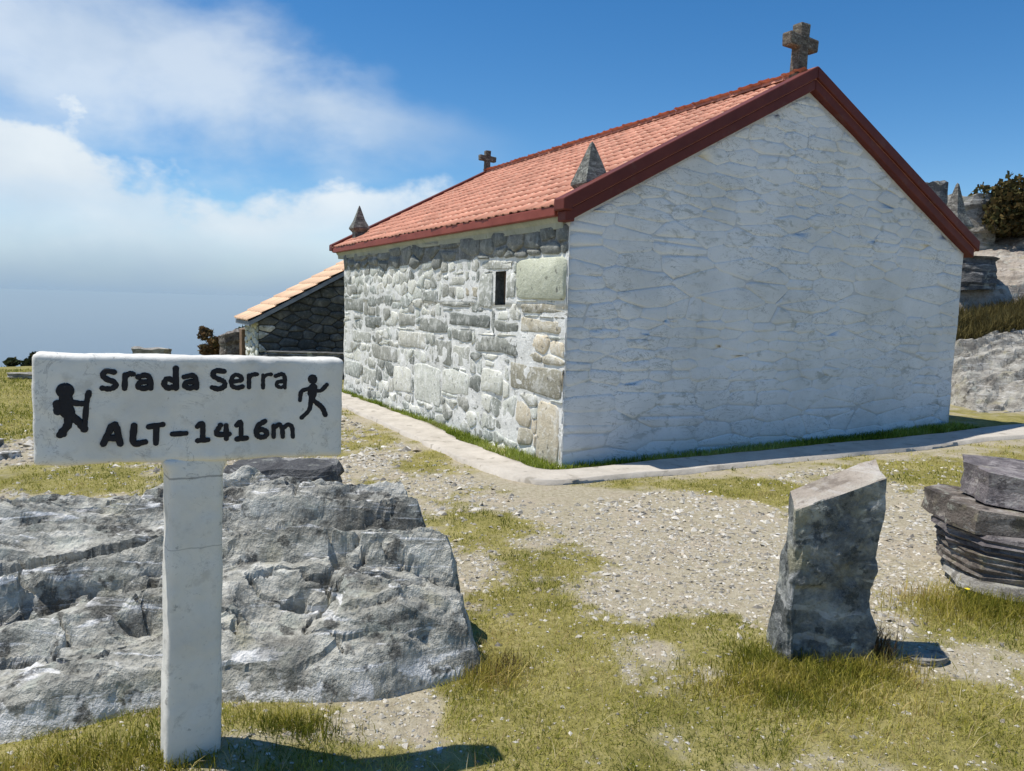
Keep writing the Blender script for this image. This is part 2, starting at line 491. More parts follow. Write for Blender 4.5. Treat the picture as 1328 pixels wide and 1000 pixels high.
def blade_material(name, trans=0.35):
    m = bpy.data.materials.new(name); m.use_nodes = True
    t = NT(m.node_tree)
    at = t.n('ShaderNodeAttribute', attribute_name='Col')
    d = t.n('ShaderNodeBsdfDiffuse'); tr = t.n('ShaderNodeBsdfTranslucent'); mx = t.n('ShaderNodeMixShader')
    t.set(d.inputs['Color'], at.outputs['Color']); t.set(tr.inputs['Color'], at.outputs['Color'])
    mx.inputs[0].default_value = trans
    t.set(mx.inputs[1], d.outputs[0]); t.set(mx.inputs[2], tr.outputs[0])
    o = t.n('ShaderNodeOutputMaterial'); t.set(o.inputs['Surface'], mx.outputs[0])
    return m


M_BLADE = blade_material('grass_blades')
M_LEAF = blade_material('leaves', 0.25)


def pebble_material():
    m, t, bs = new_mat('gravel_stones')
    at = t.n('ShaderNodeAttribute', attribute_name='Col')
    t.set(bs.inputs['Base Color'], at.outputs['Color']); bs.inputs['Roughness'].default_value = 0.9
    return m


M_PEB = pebble_material()

# ------------------------------------------------------------------ terrain
# patches of turf (centre x, y, half widths, weight) and of bare gravel
GR = [(0.42, 4.68, 0.34, 0.30, 1.3), (-0.21, 5.46, 0.45, 0.6, 0.8), (0.1, 3.71, 0.34, 0.62, 0.75), (0.33, 2.96, 0.79, 0.41, 0.62), (0.99, 3.64, 0.26, 0.26, 0.9), (1.52, 2.97, 0.61, 0.41, 0.75), (2.52, 4.19, 0.38, 0.51, 1), (4.18, 7.34, 0.96, 0.68, 0.9), (2.26, 6.61, 0.5, 0.5, 0.9), (1.48, 6.85, 0.85, 0.31, 0.9), (-6.78, 13.18, 1.57, 3.53, 1), (-3.93, 7.1, 0.92, 0.58, 0.9), (-1.56, 2.66, 0.33, 0.19, 0.9), (-0.9, 2.77, 0.2, 0.16, 0.8), (-0.8, 7.88, 0.31, 0.63, 0.6), (-1.72, 9.03, 0.36, 1.02, 0.6), (-1.19, 6.56, 0.39, 0.55, 0.5), (1.39, 3.32, 0.31, 0.22, 1), (-0.09, 2.81, 0.18, 0.21, 0.6), (0.19, 4.23, 0.22, 0.23, 0.4), (4.27, 6.63, 0.34, 0.34, 0.5),
      (-9.5, 14.0, 4.0, 5.0, 1.0), (7.5, 10.4, 2.2, 1.3, 0.9), (6.0, 7.6, 1.8, 0.9, 0.8), (3.6, 3.2, 1.6, 1.2, 0.8), (0.6, 2.2, 2.2, 0.5, 0.5)]
SA = [(0.96, 4.69, 0.66, 0.63, -1), (0.99, 6.1, 0.86, 0.59, -1), (2.47, 4.95, 0.30, 0.86, -1), (-0.46, 2.92, 0.21, 0.26, -1), (1.98, 3.36, 0.34, 0.18, -0.9), (0.66, 3.24, 0.1, 0.21, -0.4), (-5.07, 8.41, 0.75, 0.62, -0.8), (0.25, 6.05, 0.37, 0.28, -0.5), (1.5, 5.29, 0.43, 0.54, -1), (-1.43, 7.85, 0.31, 0.55, -0.7), (3.2, 5.9, 0.7, 0.5, -0.7)]


def grass_mask(x, y):
    """0 bare gravel .. 1 full turf"""
    wx = x + 0.16 * fbm(x * 1.7, y * 1.7, 0, 3, 5); wy = y + 0.16 * fbm(x * 1.7, y * 1.7, 3, 3, 9)
    m = 0.27 + 0.45 * fbm(x * 0.9, y * 0.9, 1.5, 4, 21)
    far = ss(y, 11.5, 14.0) * 0.5 + ss(-x, 3.0, 6.0) * 0.2
    m = m + far
    for cx, cy, rx, ry, w in GR + SA:
        d = np.sqrt(((wx - cx) / (rx * 1.25)) ** 2 + ((wy - cy) / (ry * 1.25)) ** 2)
        m = m + w * (1 - ss(d, 0.25, 1.3))
    m = m + 0.60 * fbm(x * 3.2, y * 3.2, 7, 4, 33) + 0.55 * fbm(x * 11, y * 11, 2, 3, 35)
    return np.clip(m, 0, 1)


def gz(x, y):
    x = np.asarray(x, float); y = np.asarray(y, float)
    xc = np.clip(x, -14, 14)
    z = 0.0262 * (xc - 0.52)
    z = z + 0.125 * np.exp(-(((x + 1.05) / 0.55) ** 2 + ((y - 2.50) / 0.42) ** 2))
    near = 1 - ss(np.hypot(x, y - 6), 12, 30)
    z = z + 0.012 * fbm(x * 1.8, y * 1.8, 0, 4, 41) + 0.02 * fbm(x * 0.5, y * 0.5, 0, 2, 44)
    # bank rising to the outcrop beyond the right-hand corner of the chapel
    z = z + 0.9 * ss(x * 0.75 + y * 0.66, 13.6, 19.0) * ss(x, 4.0, 8.0)
    # the plateau breaks off to the west and north, the mountain drops to the sea
    d = np.maximum(0, np.maximum(-(x + 13.0), 0) * 0.9 + np.maximum(y - 18.5, 0) - np.maximum(x + 2, 0) * 0.55)
    d = np.maximum(d, np.hypot(x, y) - 55)
    fall = np.where(d < 12, 0.012 * d * d, 0.012 * 144 + 0.288 * (d - 12))
    z = z - fall
    return np.maximum(z, -1460.0)


def growth(a, b, n0, n1, step):
    core = np.arange(a, b + 1e-6, step)
    out = [b]; s = step
    while out[-1] < n1: s *= 1.16; out.append(out[-1] + s)
    neg = [a]; s = step
    while neg[-1] > n0: s *= 1.16; neg.append(neg[-1] - s)
    return np.concatenate([np.array(neg[1:][::-1]), core, np.array(out[1:])])


gx = growth(-6.5, 8.0, -7000, 7000, 0.045)
gy = growth(1.6, 12.0, -7000, 7000, 0.045)
GX, GY = np.meshgrid(gx, gy, indexing='ij')
GZ = gz(GX, GY)
gme = fast_mesh('ground', np.stack([GX, GY, GZ], -1).reshape(-1, 3), grid_faces(len(gx), len(gy)))
set_float(gme, grass_mask(GX, GY).ravel(), 'turf')


def ground_material():
    m, t, bs = new_mat('stony_turf')
    co = coords(t)
    at = t.n('ShaderNodeAttribute', attribute_name='turf')
    n1 = t.noise(co, 2.5, 7, 0.6); n2 = t.noise(co, 26, 5, 0.65); n3 = t.noise(co, 120, 3, 0.6)
    soil = t.ramp(t.math('ADD', t.math('MULTIPLY', n2, 0.6), t.math('MULTIPLY', n3, 0.4)), [(0.32, (0.22, 0.185, 0.12)), (0.5, (0.38, 0.335, 0.235)), (0.68, (0.53, 0.48, 0.37))])
    soil = t.mix(t.math('MULTIPLY', t.sstep(n1, 0.5, 0.65), 0.4), soil, (0.42, 0.35, 0.27))
    turf = t.ramp(t.math('ADD', t.math('MULTIPLY', n1, 0.5), t.math('MULTIPLY', n2, 0.5)), [(0.36, (0.14, 0.13, 0.035)), (0.5, (0.26, 0.23, 0.075)), (0.64, (0.38, 0.33, 0.15))])
    f = t.sstep(t.math('ADD', at.outputs['Fac'], t.math('MULTIPLY', t.math('SUBTRACT', n2, 0.5), 0.9)), 0.15, 0.95)
    t.set(bs.inputs['Base Color'], t.mix(f, soil, turf))
    bs.inputs['Roughness'].default_value = 0.95; bs.inputs['Specular IOR Level'].default_value = 0.1
    bump(t, bs, t.math('ADD', n2, t.math('MULTIPLY', n3, 0.5)), 0.6, 0.03)
    return m


tag(obj('ground', gme, ground_material()), kind='structure')

# the sea far below
def sea_material():
    m, t, bs = new_mat('sea_water')
    co = coords(t)
    bs.inputs['Base Color'].default_value = (0.035, 0.085, 0.15, 1)
    bs.inputs['Roughness'].default_value = 0.35
    bs.inputs['Specular IOR Level'].default_value = 0.5
    return m


n = 96
ang = np.linspace(0, 2 * np.pi, n, endpoint=False)
V = [(0, 0, -1416)]; F = []
for k, r in enumerate((4000, 20000, 60000, 180000)):
    V += [(r * math.cos(a), r * math.sin(a), -1416) for a in ang]
    for i in range(n):
        j = (i + 1) % n
        if k == 0: F.append((0, 1 + i, 1 + j))
        else:
            a = 1 + (k - 1) * n; b = 1 + k * n
            F.append((a + i, b + i, b + j, a + j))
tag(obj('sea', pymesh('sea', V, F), sea_material()), kind='structure')

# ------------------------------------------------------------------ chapel frame
CX, CY, YAW = 0.520, 7.536, 0.489
UX, UY = math.cos(YAW), math.sin(YAW)
WID, LEN, HE, HA = 6.06, 7.72, 2.45, 4.06
SL = (HA - HE) / (WID / 2)


def cw(U, Vv):
    """chapel plan coordinates to world x, y"""
    return CX + U * UX - Vv * UY, CY + U * UY + Vv * UX


# ------------------------------------------------------------------ concrete path round the chapel
def build_path():
    outer = [(-0.66, 8.6), (-0.68, 5.06), (-0.72, 2.66), (-0.78, 0.3), (-0.78, -0.15), (-0.68, -0.40), (-0.52, -0.54), (-0.27, -0.60), (0.42, -0.65), (1.0, -0.72), (2.2, -0.79), (3.6, -0.88), (4.64, -0.97), (5.26, -1.00), (5.86, -1.07), (6.8, -1.2), (8.6, -1.5)]
    inner = [(-0.16, 8.6), (-0.20, 5.6), (-0.20, 4.1), (-0.22, 2.9), (-0.31, 1.82), (-0.36, 0.12), (-0.33, -0.12), (-0.15, -0.24), (0.14, -0.25), (1.43, -0.29), (2.9, -0.34), (4.3, -0.40), (5.2, -0.53), (6.2, -0.45), (7.2, -0.55), (8.6, -0.9)]

    def resample(P, n):
        P = np.array(P); d = np.concatenate([[0], np.cumsum(np.hypot(*np.diff(P, axis=0).T))])
        s = np.linspace(0, d[-1], n)
        q = np.stack([np.interp(s, d, P[:, i]) for i in (0, 1)], 1)
        for _ in range(3): q[1:-1] = (q[:-2] + 2 * q[1:-1] + q[2:]) / 4
        return q
    n = 220
    A, B = resample(outer, n), resample(inner, n)
    k = 13
    V = np.zeros((n, k, 3))
    for j in range(k):
        t = (j - 1) / (k - 3); t = min(max(t, 0), 1)
        P = A * (1 - t) + B * t
        jit = 0.045 * fbm(P[:, 0] * 4, P[:, 1] * 4, j if j in (0, 1, k - 1, k - 2) else 5, 3, 61)
        x = CX + P[:, 0] * UX - P[:, 1] * UY + jit; y = CY + P[:, 0] * UY + P[:, 1] * UX + jit
        z = gz(x, y) + 0.045 + 0.006 * fbm(x * 2.2, y * 2.2, 0, 3, 62)
        if j in (0, k - 1): z = z - 0.16
        V[:, j] = np.stack([x, y, z], 1)
    me = fast_mesh('path', V.reshape(-1, 3), grid_faces(n, k)[:, ::-1])
    tag(obj('path', me, M_CONC), kind='structure')


build_path()

# ------------------------------------------------------------------ stone helpers
def clip_poly(P, n, d):
    """keep the part of polygon P where n.p <= d"""
    out = []
    m = len(P)
    for i in range(m):
        a, b = P[i], P[(i + 1) % m]
        da, db = n[0] * a[0] + n[1] * a[1] - d, n[0] * b[0] + n[1] * b[1] - d
        if da <= 0: out.append(a)
        if (da < 0 < db) or (db < 0 < da):
            t = da / (da - db); out.append((a[0] + t * (b[0] - a[0]), a[1] + t * (b[1] - a[1])))
    return out


def poly_area(P):
    return 0.5 * sum(P[i][0] * P[(i + 1) % len(P)][1] - P[(i + 1) % len(P)][0] * P[i][1] for i in range(len(P)))


def rubble(x0, z0, x1, z1, rnd, sx, rmin, rmax, reserve=(), tries=9000, courses=None, aspects=(0.9, 1.2, 1.6, 2.0, 2.6)):
    """random-rubble stones: polygons of an uneven, flattened Voronoi pattern, trimmed round reserved rectangles"""
    pts = []
    z = z0
    while courses and z < z1:
        hgt = rnd.choice(courses) * rnd.uniform(0.85, 1.15)
        x = x0 - rnd.uniform(0, 0.2)
        while x < x1 + 0.1:
            w = hgt * rnd.choice(aspects) * rnd.uniform(0.85, 1.2)
            zc = z + hgt / 2 + rnd.uniform(-0.16, 0.16) * hgt + 0.05 * float(vnoise(x * 0.8, z * 0.8, 1.0, 19))
            if hgt > 0.17 and rnd.random() < 0.35:
                pts.append(((x + w / 2) / sx, zc + hgt * 0.24, 0.1)); pts.append(((x + w / 2 + rnd.uniform(-0.03, 0.03)) / sx, zc - hgt * 0.24, 0.1))
            else:
                pts.append(((x + w / 2) / sx, zc, 0.1))
            x += w
        z += hgt
    for _ in range(0 if courses else tries):
        x, z = rnd.uniform(x0, x1) / sx, rnd.uniform(z0, z1)
        r = rmin + (rmax - rmin) * (0.5 + 0.5 * float(vnoise(x * 2.3, z * 2.3, 3.0, 17))) ** 1.2 * rnd.uniform(0.7, 1.3)
        if all((x - p[0]) ** 2 + (z - p[1]) ** 2 > (max(r, 0.5 * (r + p[2]))) ** 2 for p in pts): pts.append((x, z, r))
    polys = []
    for i, p in enumerate(pts):
        P = [(x0 / sx, z0), (x1 / sx, z0), (x1 / sx, z1), (x0 / sx, z1)]
        for q in sorted(pts, key=lambda q: (q[0] - p[0]) ** 2 + (q[1] - p[1]) ** 2)[1:22]:
            n = (q[0] - p[0], q[1] - p[1]); w = 0.5
            d = n[0] * (p[0] * (1 - w) + q[0] * w) + n[1] * (p[1] * (1 - w) + q[1] * w)
            P = clip_poly(P, n, d)
            if len(P) < 3: break
        if len(P) < 3: continue
        P = [(x * sx, z) for x, z in P]
        a0 = poly_area(P)
        for (a, b, c, d) in reserve:
            best = None
            xs = [v[0] for v in P]; zs = [v[1] for v in P]
            if min(xs) >= c or max(xs) <= a or min(zs) >= d or max(zs) <= b: continue
            for n, dd in (((1, 0), a), ((-1, 0), -c), ((0, 1), b), ((0, -1), -d)):
                Q = clip_poly(P, n, dd)
                if len(Q) >= 3 and (best is None or poly_area(Q) > poly_area(best)): best = Q
            P = best
            if P is None: break
        if P and len(P) >= 3 and poly_area(P) > 0.0035 and poly_area(P) > 0.12 * a0: polys.append(P)
    return polys


def poly_stone(P, gap, proud, seed, sink=0.03, edge=0.012, jit=0.006):
    """one rubble stone from its outline"""
    r = random.Random(seed)
    # drop very short edges, then cut the corners once
    Q = [p for i, p in enumerate(P) if math.hypot(p[0] - P[i - 1][0], p[1] - P[i - 1][1]) > 0.03]
    if len(Q) < 3: Q = P
    cx = sum(p[0] for p in Q) / len(Q); cz = sum(p[1] for p in Q) / len(Q)
    R = []
    for i in range(len(Q)):
        a, b = Q[i], Q[(i + 1) % len(Q)]
        for t in (r.uniform(0.07, 0.20), r.uniform(0.80, 0.93)):
            R.append((a[0] + t * (b[0] - a[0]) - cx + r.uniform(-jit, jit), a[1] + t * (b[1] - a[1]) - cz + r.uniform(-jit, jit)))
    n = len(R)
    hx = max(abs(p[0]) for p in R) + 1e-6; hz = max(abs(p[1]) for p in R) + 1e-6
    tx, tz = r.uniform(-0.3, 0.3), r.uniform(-0.35, 0.35)
    V = []; F = []
    for ins, dep in ((gap, -sink), (gap + edge * 0.4, proud * 0.7), (gap + edge * 1.6, proud)):
        for (a, b) in R:
            qx = max(0.45, 1 - ins / hx); qz = max(0.45, 1 - ins / hz)
            dd = dep if dep < 0 else dep * (1 + tx * a / hx + tz * b / hz + r.uniform(-0.18, 0.18))
            V.append((a * qx, b * qz, dd))
    V.append((r.uniform(-0.2, 0.2) * hx, r.uniform(-0.2, 0.2) * hz, proud * r.uniform(0.9, 1.25)))
    for k in range(2):
        for i in range(n):
            j = (i + 1) % n
            F.append((k * n + i, k * n + j, (k + 1) * n + j, (k + 1) * n + i))
    for i in range(n): F.append((2 * n + i, 2 * n + (i + 1) % n, 3 * n))
    return cx, cz, V, F


def rect_poly(a, b, c, d, rnd, j=0.02):
    """a dressed block: rectangle with knocked corners"""
    P = []
    for (x, z) in ((a, b), (0.5 * (a + c), b), (c, b), (c, 0.5 * (b + d)), (c, d), (0.5 * (a + c), d), (a, d), (a, 0.5 * (b + d))):
        P.append((x + rnd.uniform(-j, j), z + rnd.uniform(-j, j)))
    return P


# ------------------------------------------------------------------ the chapel
chapel = empty('chapel', (CX, CY, 0.0), YAW)
tag(chapel, 'small stone chapel with red tiled roof and a whitewashed gable', 'chapel')

WIN = (1.30, 1.585, 1.56, 1.965)    # V0, z0, V1, z1 of the slit window


def build_side_wall():
    vs = np.unique(np.concatenate([np.arange(0.0, LEN + 0.001, 0.045), [-0.02, LEN, WIN[0], WIN[2]]]))
    zs = np.unique(np.concatenate([np.arange(-0.35, 2.40, 0.045), [WIN[1], WIN[3], 2.40]]))
    VV, ZZ = np.meshgrid(vs, zs, indexing='ij')
    X = -0.018 * fbm(VV * 2.6, ZZ * 3.4, 0, 4, 71) - 0.008 * fbm(VV * 11, ZZ * 13, 1, 3, 75) - 0.018
    inw = (VV > WIN[0] - 0.06) & (VV < WIN[2] + 0.06) & (ZZ > WIN[1] - 0.06) & (ZZ < WIN[3] + 0.06)
    X = np.where(inw, -0.012, X)
    P = np.stack([X, VV, ZZ], -1).reshape(-1, 3)
    F = grid_faces(len(vs), len(zs))
    c = P[F].mean(1)
    keep = ~((c[:, 1] > WIN[0]) & (c[:, 1] < WIN[2]) & (c[:, 2] > WIN[1]) & (c[:, 2] < WIN[3]))
    me = fast_mesh('side_wall', P, F[keep])
    wall = obj('side_wall', me, M_MORTAR, chapel)
    # window reveal, in darker stone to paint the shade inside the slit
    v0, z0, v1, z1 = WIN
    win = obj('window', pymesh('window', [(-0.012, v0, z0), (-0.012, v1, z0), (-0.012, v1, z1), (-0.012, v0, z1), (0.45, v0 + 0.02, z0 + 0.04), (0.45, v1 - 0.02, z0 + 0.04), (0.45, v1 - 0.02, z1), (0.45, v0 + 0.02, z1)],
              [(0, 4, 5, 1), (1, 5, 6, 2), (2, 6, 7, 3), (3, 7, 4, 0)]), M_SHADESTONE, chapel)
    obj('dark_back', pymesh('dark_back', [(0.30, v0 - 0.02, z0 - 0.02), (0.30, v1 + 0.02, z0 - 0.02), (0.30, v1 + 0.02, z1 + 0.02), (0.30, v0 - 0.02, z1 + 0.02)], [(0, 1, 2, 3)]), M_HOLE, win)  # near-black sheet painted for the unlit inside of the slit
    V_, F_ = box_vf(0.10, 0.14, v1 - 0.10, v1 - 0.004, z0 + 0.03, z1 - 0.004)
    obj('shutter_board', pymesh('shutter_board', V_, F_), M_WOOD, win)
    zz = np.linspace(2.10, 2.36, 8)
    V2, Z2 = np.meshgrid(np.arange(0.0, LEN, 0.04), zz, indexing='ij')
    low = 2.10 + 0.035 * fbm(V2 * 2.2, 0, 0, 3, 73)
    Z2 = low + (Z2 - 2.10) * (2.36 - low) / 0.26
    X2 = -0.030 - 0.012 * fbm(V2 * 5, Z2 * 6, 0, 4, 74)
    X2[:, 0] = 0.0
    obj('eave_shade_band', fast_mesh('eave_shade_band', np.stack([X2, V2, Z2], -1).reshape(-1, 3), grid_faces(V2.shape[0], 8)), M_EAVESHADE, chapel)  # dark band: weathering stain plus the eave's shadow, both put into the colour
    BIG = [(1.64, 1.29, 2.85, 1.49, 1), (0.94, 1.03, 2.02, 1.23, 1), (2.2, 1.53, 3.09, 1.64, 1), (2.89, 1.19, 3.9, 1.41, 1), (2.14, 1.12, 2.76, 1.27, 1), (4.06, 1.22, 4.74, 1.42, 1), (5.56, 1.14, 6.41, 1.34, 1), (6.5, 1.38, 7.68, 1.62, 1), (6.11, 0.87, 7.68, 1.08, 0), (3.63, 0.92, 4.75, 1.17, 0), (2.74, 0.78, 3.33, 1.10, 1), (0.95, 1.28, 1.53, 1.42, 1), (0.07, 1.31, 0.92, 1.47, 3), (4.78, 0.67, 6.03, 0.89, 1), (3.08, 0.21, 4.07, 0.75, 2), (2.19, 0.44, 3.03, 0.75, 2), (1.29, 0.56, 1.85, 0.87, 2), (0.02, 0.67, 1.13, 1.0, 3), (0.05, -0.02, 0.5, 0.64, 3), (0.02, 1.50, 0.93, 1.62, 3), (2.38, 1.8, 2.88, 1.94, 0), (3.23, 1.59, 3.82, 1.77, 0), (2.0, 1.66, 2.35, 1.82, 3), (1.60, 1.55, 1.95, 1.95, 0), (1.06, 1.66, 1.27, 1.93, 0), (1.12, 1.98, 1.94, 2.10, 0), (0.0, 1.65, 1.03, 2.09, 4), (2.17, 0.80, 2.70, 1.09, 0), (6.69, 0.24, 7.68, 0.53, 2), (5.8, 0.16, 6.53, 0.48, 0), (4.18, 0.25, 4.94, 0.63, 2)]
    rnd = random.Random(5)
    rs = [b[:4] for b in BIG] + [(WIN[0] - 0.015, WIN[1] - 0.015, WIN[2] + 0.015, WIN[3] + 0.015)]
    stones = [(rect_poly(b[0], b[1], b[2], b[3], rnd, 0.022 if b[4] != 4 else 0.008), b[4], True) for b in BIG]
    for P in rubble(0.0, -0.12, LEN - 0.02, 2.40, rnd, 1.5, 0.085, 0.23, rs, courses=(0.12, 0.15, 0.19, 0.24), aspects=(1.2, 1.6, 2.2, 3.0)):
        cx = sum(p[0] for p in P) / len(P); cz = sum(p[1] for p in P) / len(P)
        stones.append((P, 5 if cz > 2.13 else rnd.choice((0, 0, 1, 2, 2)) if cx > 1.0 or cz > 1.6 else rnd.choice((0, 2, 3, 3)), False))  # top stones darkened for stain and for the eave shadow on them
    for i, (P, k, big) in enumerate(stones):
        pr = rnd.uniform(0.012, 0.022) if big else rnd.uniform(0.003, 0.022)
        if k == 4: pr = 0.036
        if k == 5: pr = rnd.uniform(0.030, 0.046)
        cx, cz, V, F = poly_stone(P, rnd.uniform(0.005, 0.018), pr, 1000 + i, jit=0.012)
        V = [(-0.012 - w, p, q) for p, q, w in V]
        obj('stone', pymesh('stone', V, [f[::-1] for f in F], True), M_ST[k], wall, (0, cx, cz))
    return wall


side = build_side_wall()


def build_gable():
    us = np.concatenate([[-0.028], np.arange(0.0, WID + 0.001, 0.05)]); us[-1] = WID
    zs = np.linspace(0, 1, 90)
    U, T = np.meshgrid(us, zs, indexing='ij')
    topz = HE + SL * (WID / 2 - np.abs(U - WID / 2)) + 0.02
    Z = -0.35 + (topz + 0.35) * T
    und = lambda u_, z_: -0.022 * fbm(np.asarray(u_) * 0.8, np.asarray(z_) * 1.1, 0, 3, 81)
    Y = -0.016 + und(U, Z) - 0.003 * fbm(U * 6, Z * 9, 1, 3, 85)
    # slight batter and a ragged edge at the corners
    P = np.stack([U + 0.015 * fbm(U * 0, Z * 4, 0, 3, 88) * ((U < -0.01) | (U > WID - 0.01)), Y, Z], -1).reshape(-1, 3)
    wall = obj('gable_wall', fast_mesh('gable_wall', P, grid_faces(len(us), len(zs))), M_WASHJ, chapel)
    rnd = random.Random(12)
    cand = []
    for P in rubble(-0.022, -0.15, WID - 0.01, HA, rnd, 3.0, 0.10, 0.30, courses=(0.09, 0.12, 0.15, 0.20), aspects=(1.6, 2.6, 3.4, 4.4, 5.5)):
        P = clip_poly(P, (-SL, 1), HE - 0.05); 
        if len(P) < 3: continue
        P = clip_poly(P, (SL, 1), HE - 0.05 + SL * WID)
        if len(P) < 3 or poly_area(P) < 0.008: continue
        cand.append(P)
    cand.sort(key=poly_area, reverse=True)
    rV, rF = [], []
    for i, P in enumerate(cand):
        pr = rnd.uniform(0.003, 0.011)
        g = rnd.choice((-0.014, -0.010, -0.006, -0.003, 0.0, 0.002, 0.004))
        cx, cz, V, F = poly_stone(P, g, pr, 5000 + i, sink=0.002, edge=0.022, jit=0.010)
        o_ = float(und(cx, cz)) - 0.016
        V = [(p, o_ - w + 0.6 * (float(und(cx + p, cz + q)) - float(und(cx, cz))), q) for p, q, w in V]
        if i < 300:
            obj('whitewashed_stone', pymesh('whitewashed_stone', V, F, True), M_WASH, wall, (cx, 0, cz))
        else:
            rF += [tuple(j + len(rV) for j in f) for f in F]; rV += [(a + cx, b, c + cz) for a, b, c in V]
    if rV:
        tag(obj('whitewashed_pinnings', pymesh('whitewashed_pinnings', rV, rF, True), M_WASH, wall), kind='stuff')
    return wall


gable = build_gable()
# rear gable, right-hand wall
obj('rear_gable_wall', prism('rear_gable_wall', [(0.02, -0.35), (WID - 0.02, -0.35), (WID - 0.02, HE), (WID / 2, HA), (0.02, HE)], 'y', LEN - 0.4, LEN), M_WASH, chapel)
V, F = box_vf(WID - 0.4, WID - 0.01, 0.02, LEN - 0.02, -0.35, HE - 0.02)
obj('side_wall', pymesh('right_side_wall', V, F), M_WASH, chapel)

# roof -----------------------------------------------------------
OV_G, OV_E, ROOF_END = 0.13, 0.15, LEN + 0.52


def ztop(U): return HE + 0.195 + SL * (WID / 2 - abs(U - WID / 2))


def build_roof():
    e = OV_E
    poly = [(-e + 0.03, ztop(-e) - 0.10), (WID / 2, ztop(WID / 2) - 0.10), (WID + e - 0.03, ztop(WID + e) - 0.10), (WID + e - 0.03, ztop(WID + e) - 0.03), (WID / 2, ztop(WID / 2) - 0.03), (-e + 0.03, ztop(-e) - 0.03)]
    roof = obj('roof', prism('roof', poly, 'y', -OV_G + 0.03, ROOF_END - 0.02), M_TILE, chapel)
    # tiles
    tw, tl = 0.170, 0.245
    prof = [(0.0, 0.005), (0.025, 0.001), (0.075, 0.0), (0.104, 0.003), (0.120, 0.011), (0.143, 0.015), (0.165, 0.011), (0.176, 0.004)]
    th = math.atan(SL)
    tV = []; tF = []
    m = len(prof)
    for k, (s, lift) in enumerate(((0.0, 0.019), (tl + 0.05, 0.000))):
        for (a, h) in prof: tV.append((a, s, h + lift))
    for (a, h) in prof: tV.append((a, 0.0, h + 0.004))
    for i in range(m - 1):
        tF.append((i, i + 1, m + i + 1, m + i)); tF.append((2 * m + i, 2 * m + i + 1, i + 1, i))
    tV = np.array(tV)
    rows = int((WID / 2 + e) / math.cos(th) / tl) + 1
    cols = int((ROOF_END + OV_G - 0.14) / tw)
    slots = []
    for side_ in (0, 1):
        for r in range(rows):
            for c in range(cols):
                s = 0.0 + r * tl
                if s + 0.1 > (WID / 2 + e) / math.cos(th): continue
                v = -OV_G + 0.10 + c * tw
                slots.append((side_, s, v))
    def mat_for(side_, s, v, jr):
        # local frame: tile a-axis along V, s-axis up the slope
        ca, sa = math.cos(th), math.sin(th)
        if side_ == 0:
            ax = Vector((0, 1, 0)); sx = Vector((ca, 0, sa)); nx = Vector((-sa, 0, ca)); org = Vector((-e, v, ztop(-e) - 0.03))
        else:
            ax = Vector((0, 1, 0)); sx = Vector((-ca, 0, sa)); nx = Vector((sa, 0, ca)); org = Vector((WID + e, v, ztop(WID + e) - 0.03))
        M_ = Matrix((ax, sx, nx)).transposed().to_4x4()
        M_.translation = org + sx * (s + jr[0]) + nx * jr[1] + ax * jr[2]
        return M_ @ Matrix.Rotation(jr[3], 4, 'Z')
    rnd = random.Random(3)
    def dist(sl):
        M_ = mat_for(sl[0], sl[1], sl[2], (0, 0, 0, 0))
        p = M_.translation; x, y = cw(p.x, p.y)
        return (sl[0], math.hypot(x, y))
    slots.sort(key=dist)
    tme = pymesh('tile', tV, tF, True); tme.materials.append(M_TILE)
    restV = []; restF = []; cnt = 0
    for i, sl in enumerate(slots):
        jr = (rnd.uniform(-0.010, 0.010), rnd.uniform(0, 0.006), rnd.uniform(-0.006, 0.006), rnd.uniform(-0.025, 0.025))
        M_ = mat_for(*sl, jr)
        if i < 300:
            o = obj('tile', tme, None, roof); o.matrix_local = M_
        else:
            A = np.array(M_)
            restV.append(tV @ A[:3, :3].T + A[:3, 3]); restF.append(np.array(tF) + cnt); cnt += len(tV)
    o = obj('tiles', fast_mesh('tiles', np.concatenate(restV), np.concatenate(restF)), M_TILE, roof)
    tag(o, kind='stuff')
    # ridge tiles
    nr = 22; L_ = (ROOF_END + OV_G - 0.06) / nr
    rV = []; rF = []
    for k, (y, rr) in enumerate(((0, 0.085), (L_ + 0.05, 0.075))):
        for i in range(9):
            a = math.pi * i / 8
            rV.append((-rr * math.cos(a), y, rr * 0.75 * math.sin(a)))
    for i in range(8): rF.append((i, i + 1, 9 + i + 1, 9 + i))
    rF.append(tuple(range(8, -1, -1)))
    rme = pymesh('ridge_tile', rV, rF, True); rme.materials.append(M_TILE)
    for i in range(nr):
        obj('ridge_tile', rme, None, roof, (WID / 2, -OV_G + 0.02 + i * L_, ztop(WID / 2) - 0.03 + rnd.uniform(0, 0.006)))
    # verge bands: an upper and a recessed lower moulding along each rake, front and rear
    def rake(name, side_, y0, y1, lo, hi, ext):
        s = 1 if side_ == 0 else -1
        u_e = -ext if side_ == 0 else WID + ext
        um = WID / 2
        p = [(u_e, ztop(u_e) + lo), (um, ztop(um) + lo), (um, ztop(um) + hi), (u_e, ztop(u_e) + hi)]
        # foot cut level
        if side_ == 0: p = [(u_e, ztop(u_e) + lo + 0.02), (u_e + 0.10, ztop(u_e) + lo + 0.02)] + [(u_e + 0.10 + 0.0, ztop(u_e + 0.10) + lo)] + p[1:]
        o = obj(name, prism(name, p, 'y', y0, y1), M_RED, chapel)
        return bevel(o, 0.012, 2)
    for (a, b) in ((-OV_G, 0.06), (ROOF_END - 0.2, ROOF_END)):
        for s in (0, 1):
            rake('verge_band', s, a, b, -0.085, 0.045, e + 0.02)
    for (a, b) in ((-OV_G + 0.025, 0.05),):
        for s in (0, 1):
            rake('verge_moulding', s, a, b, -0.205, -0.088, e - 0.05 if s else e - 0.02)
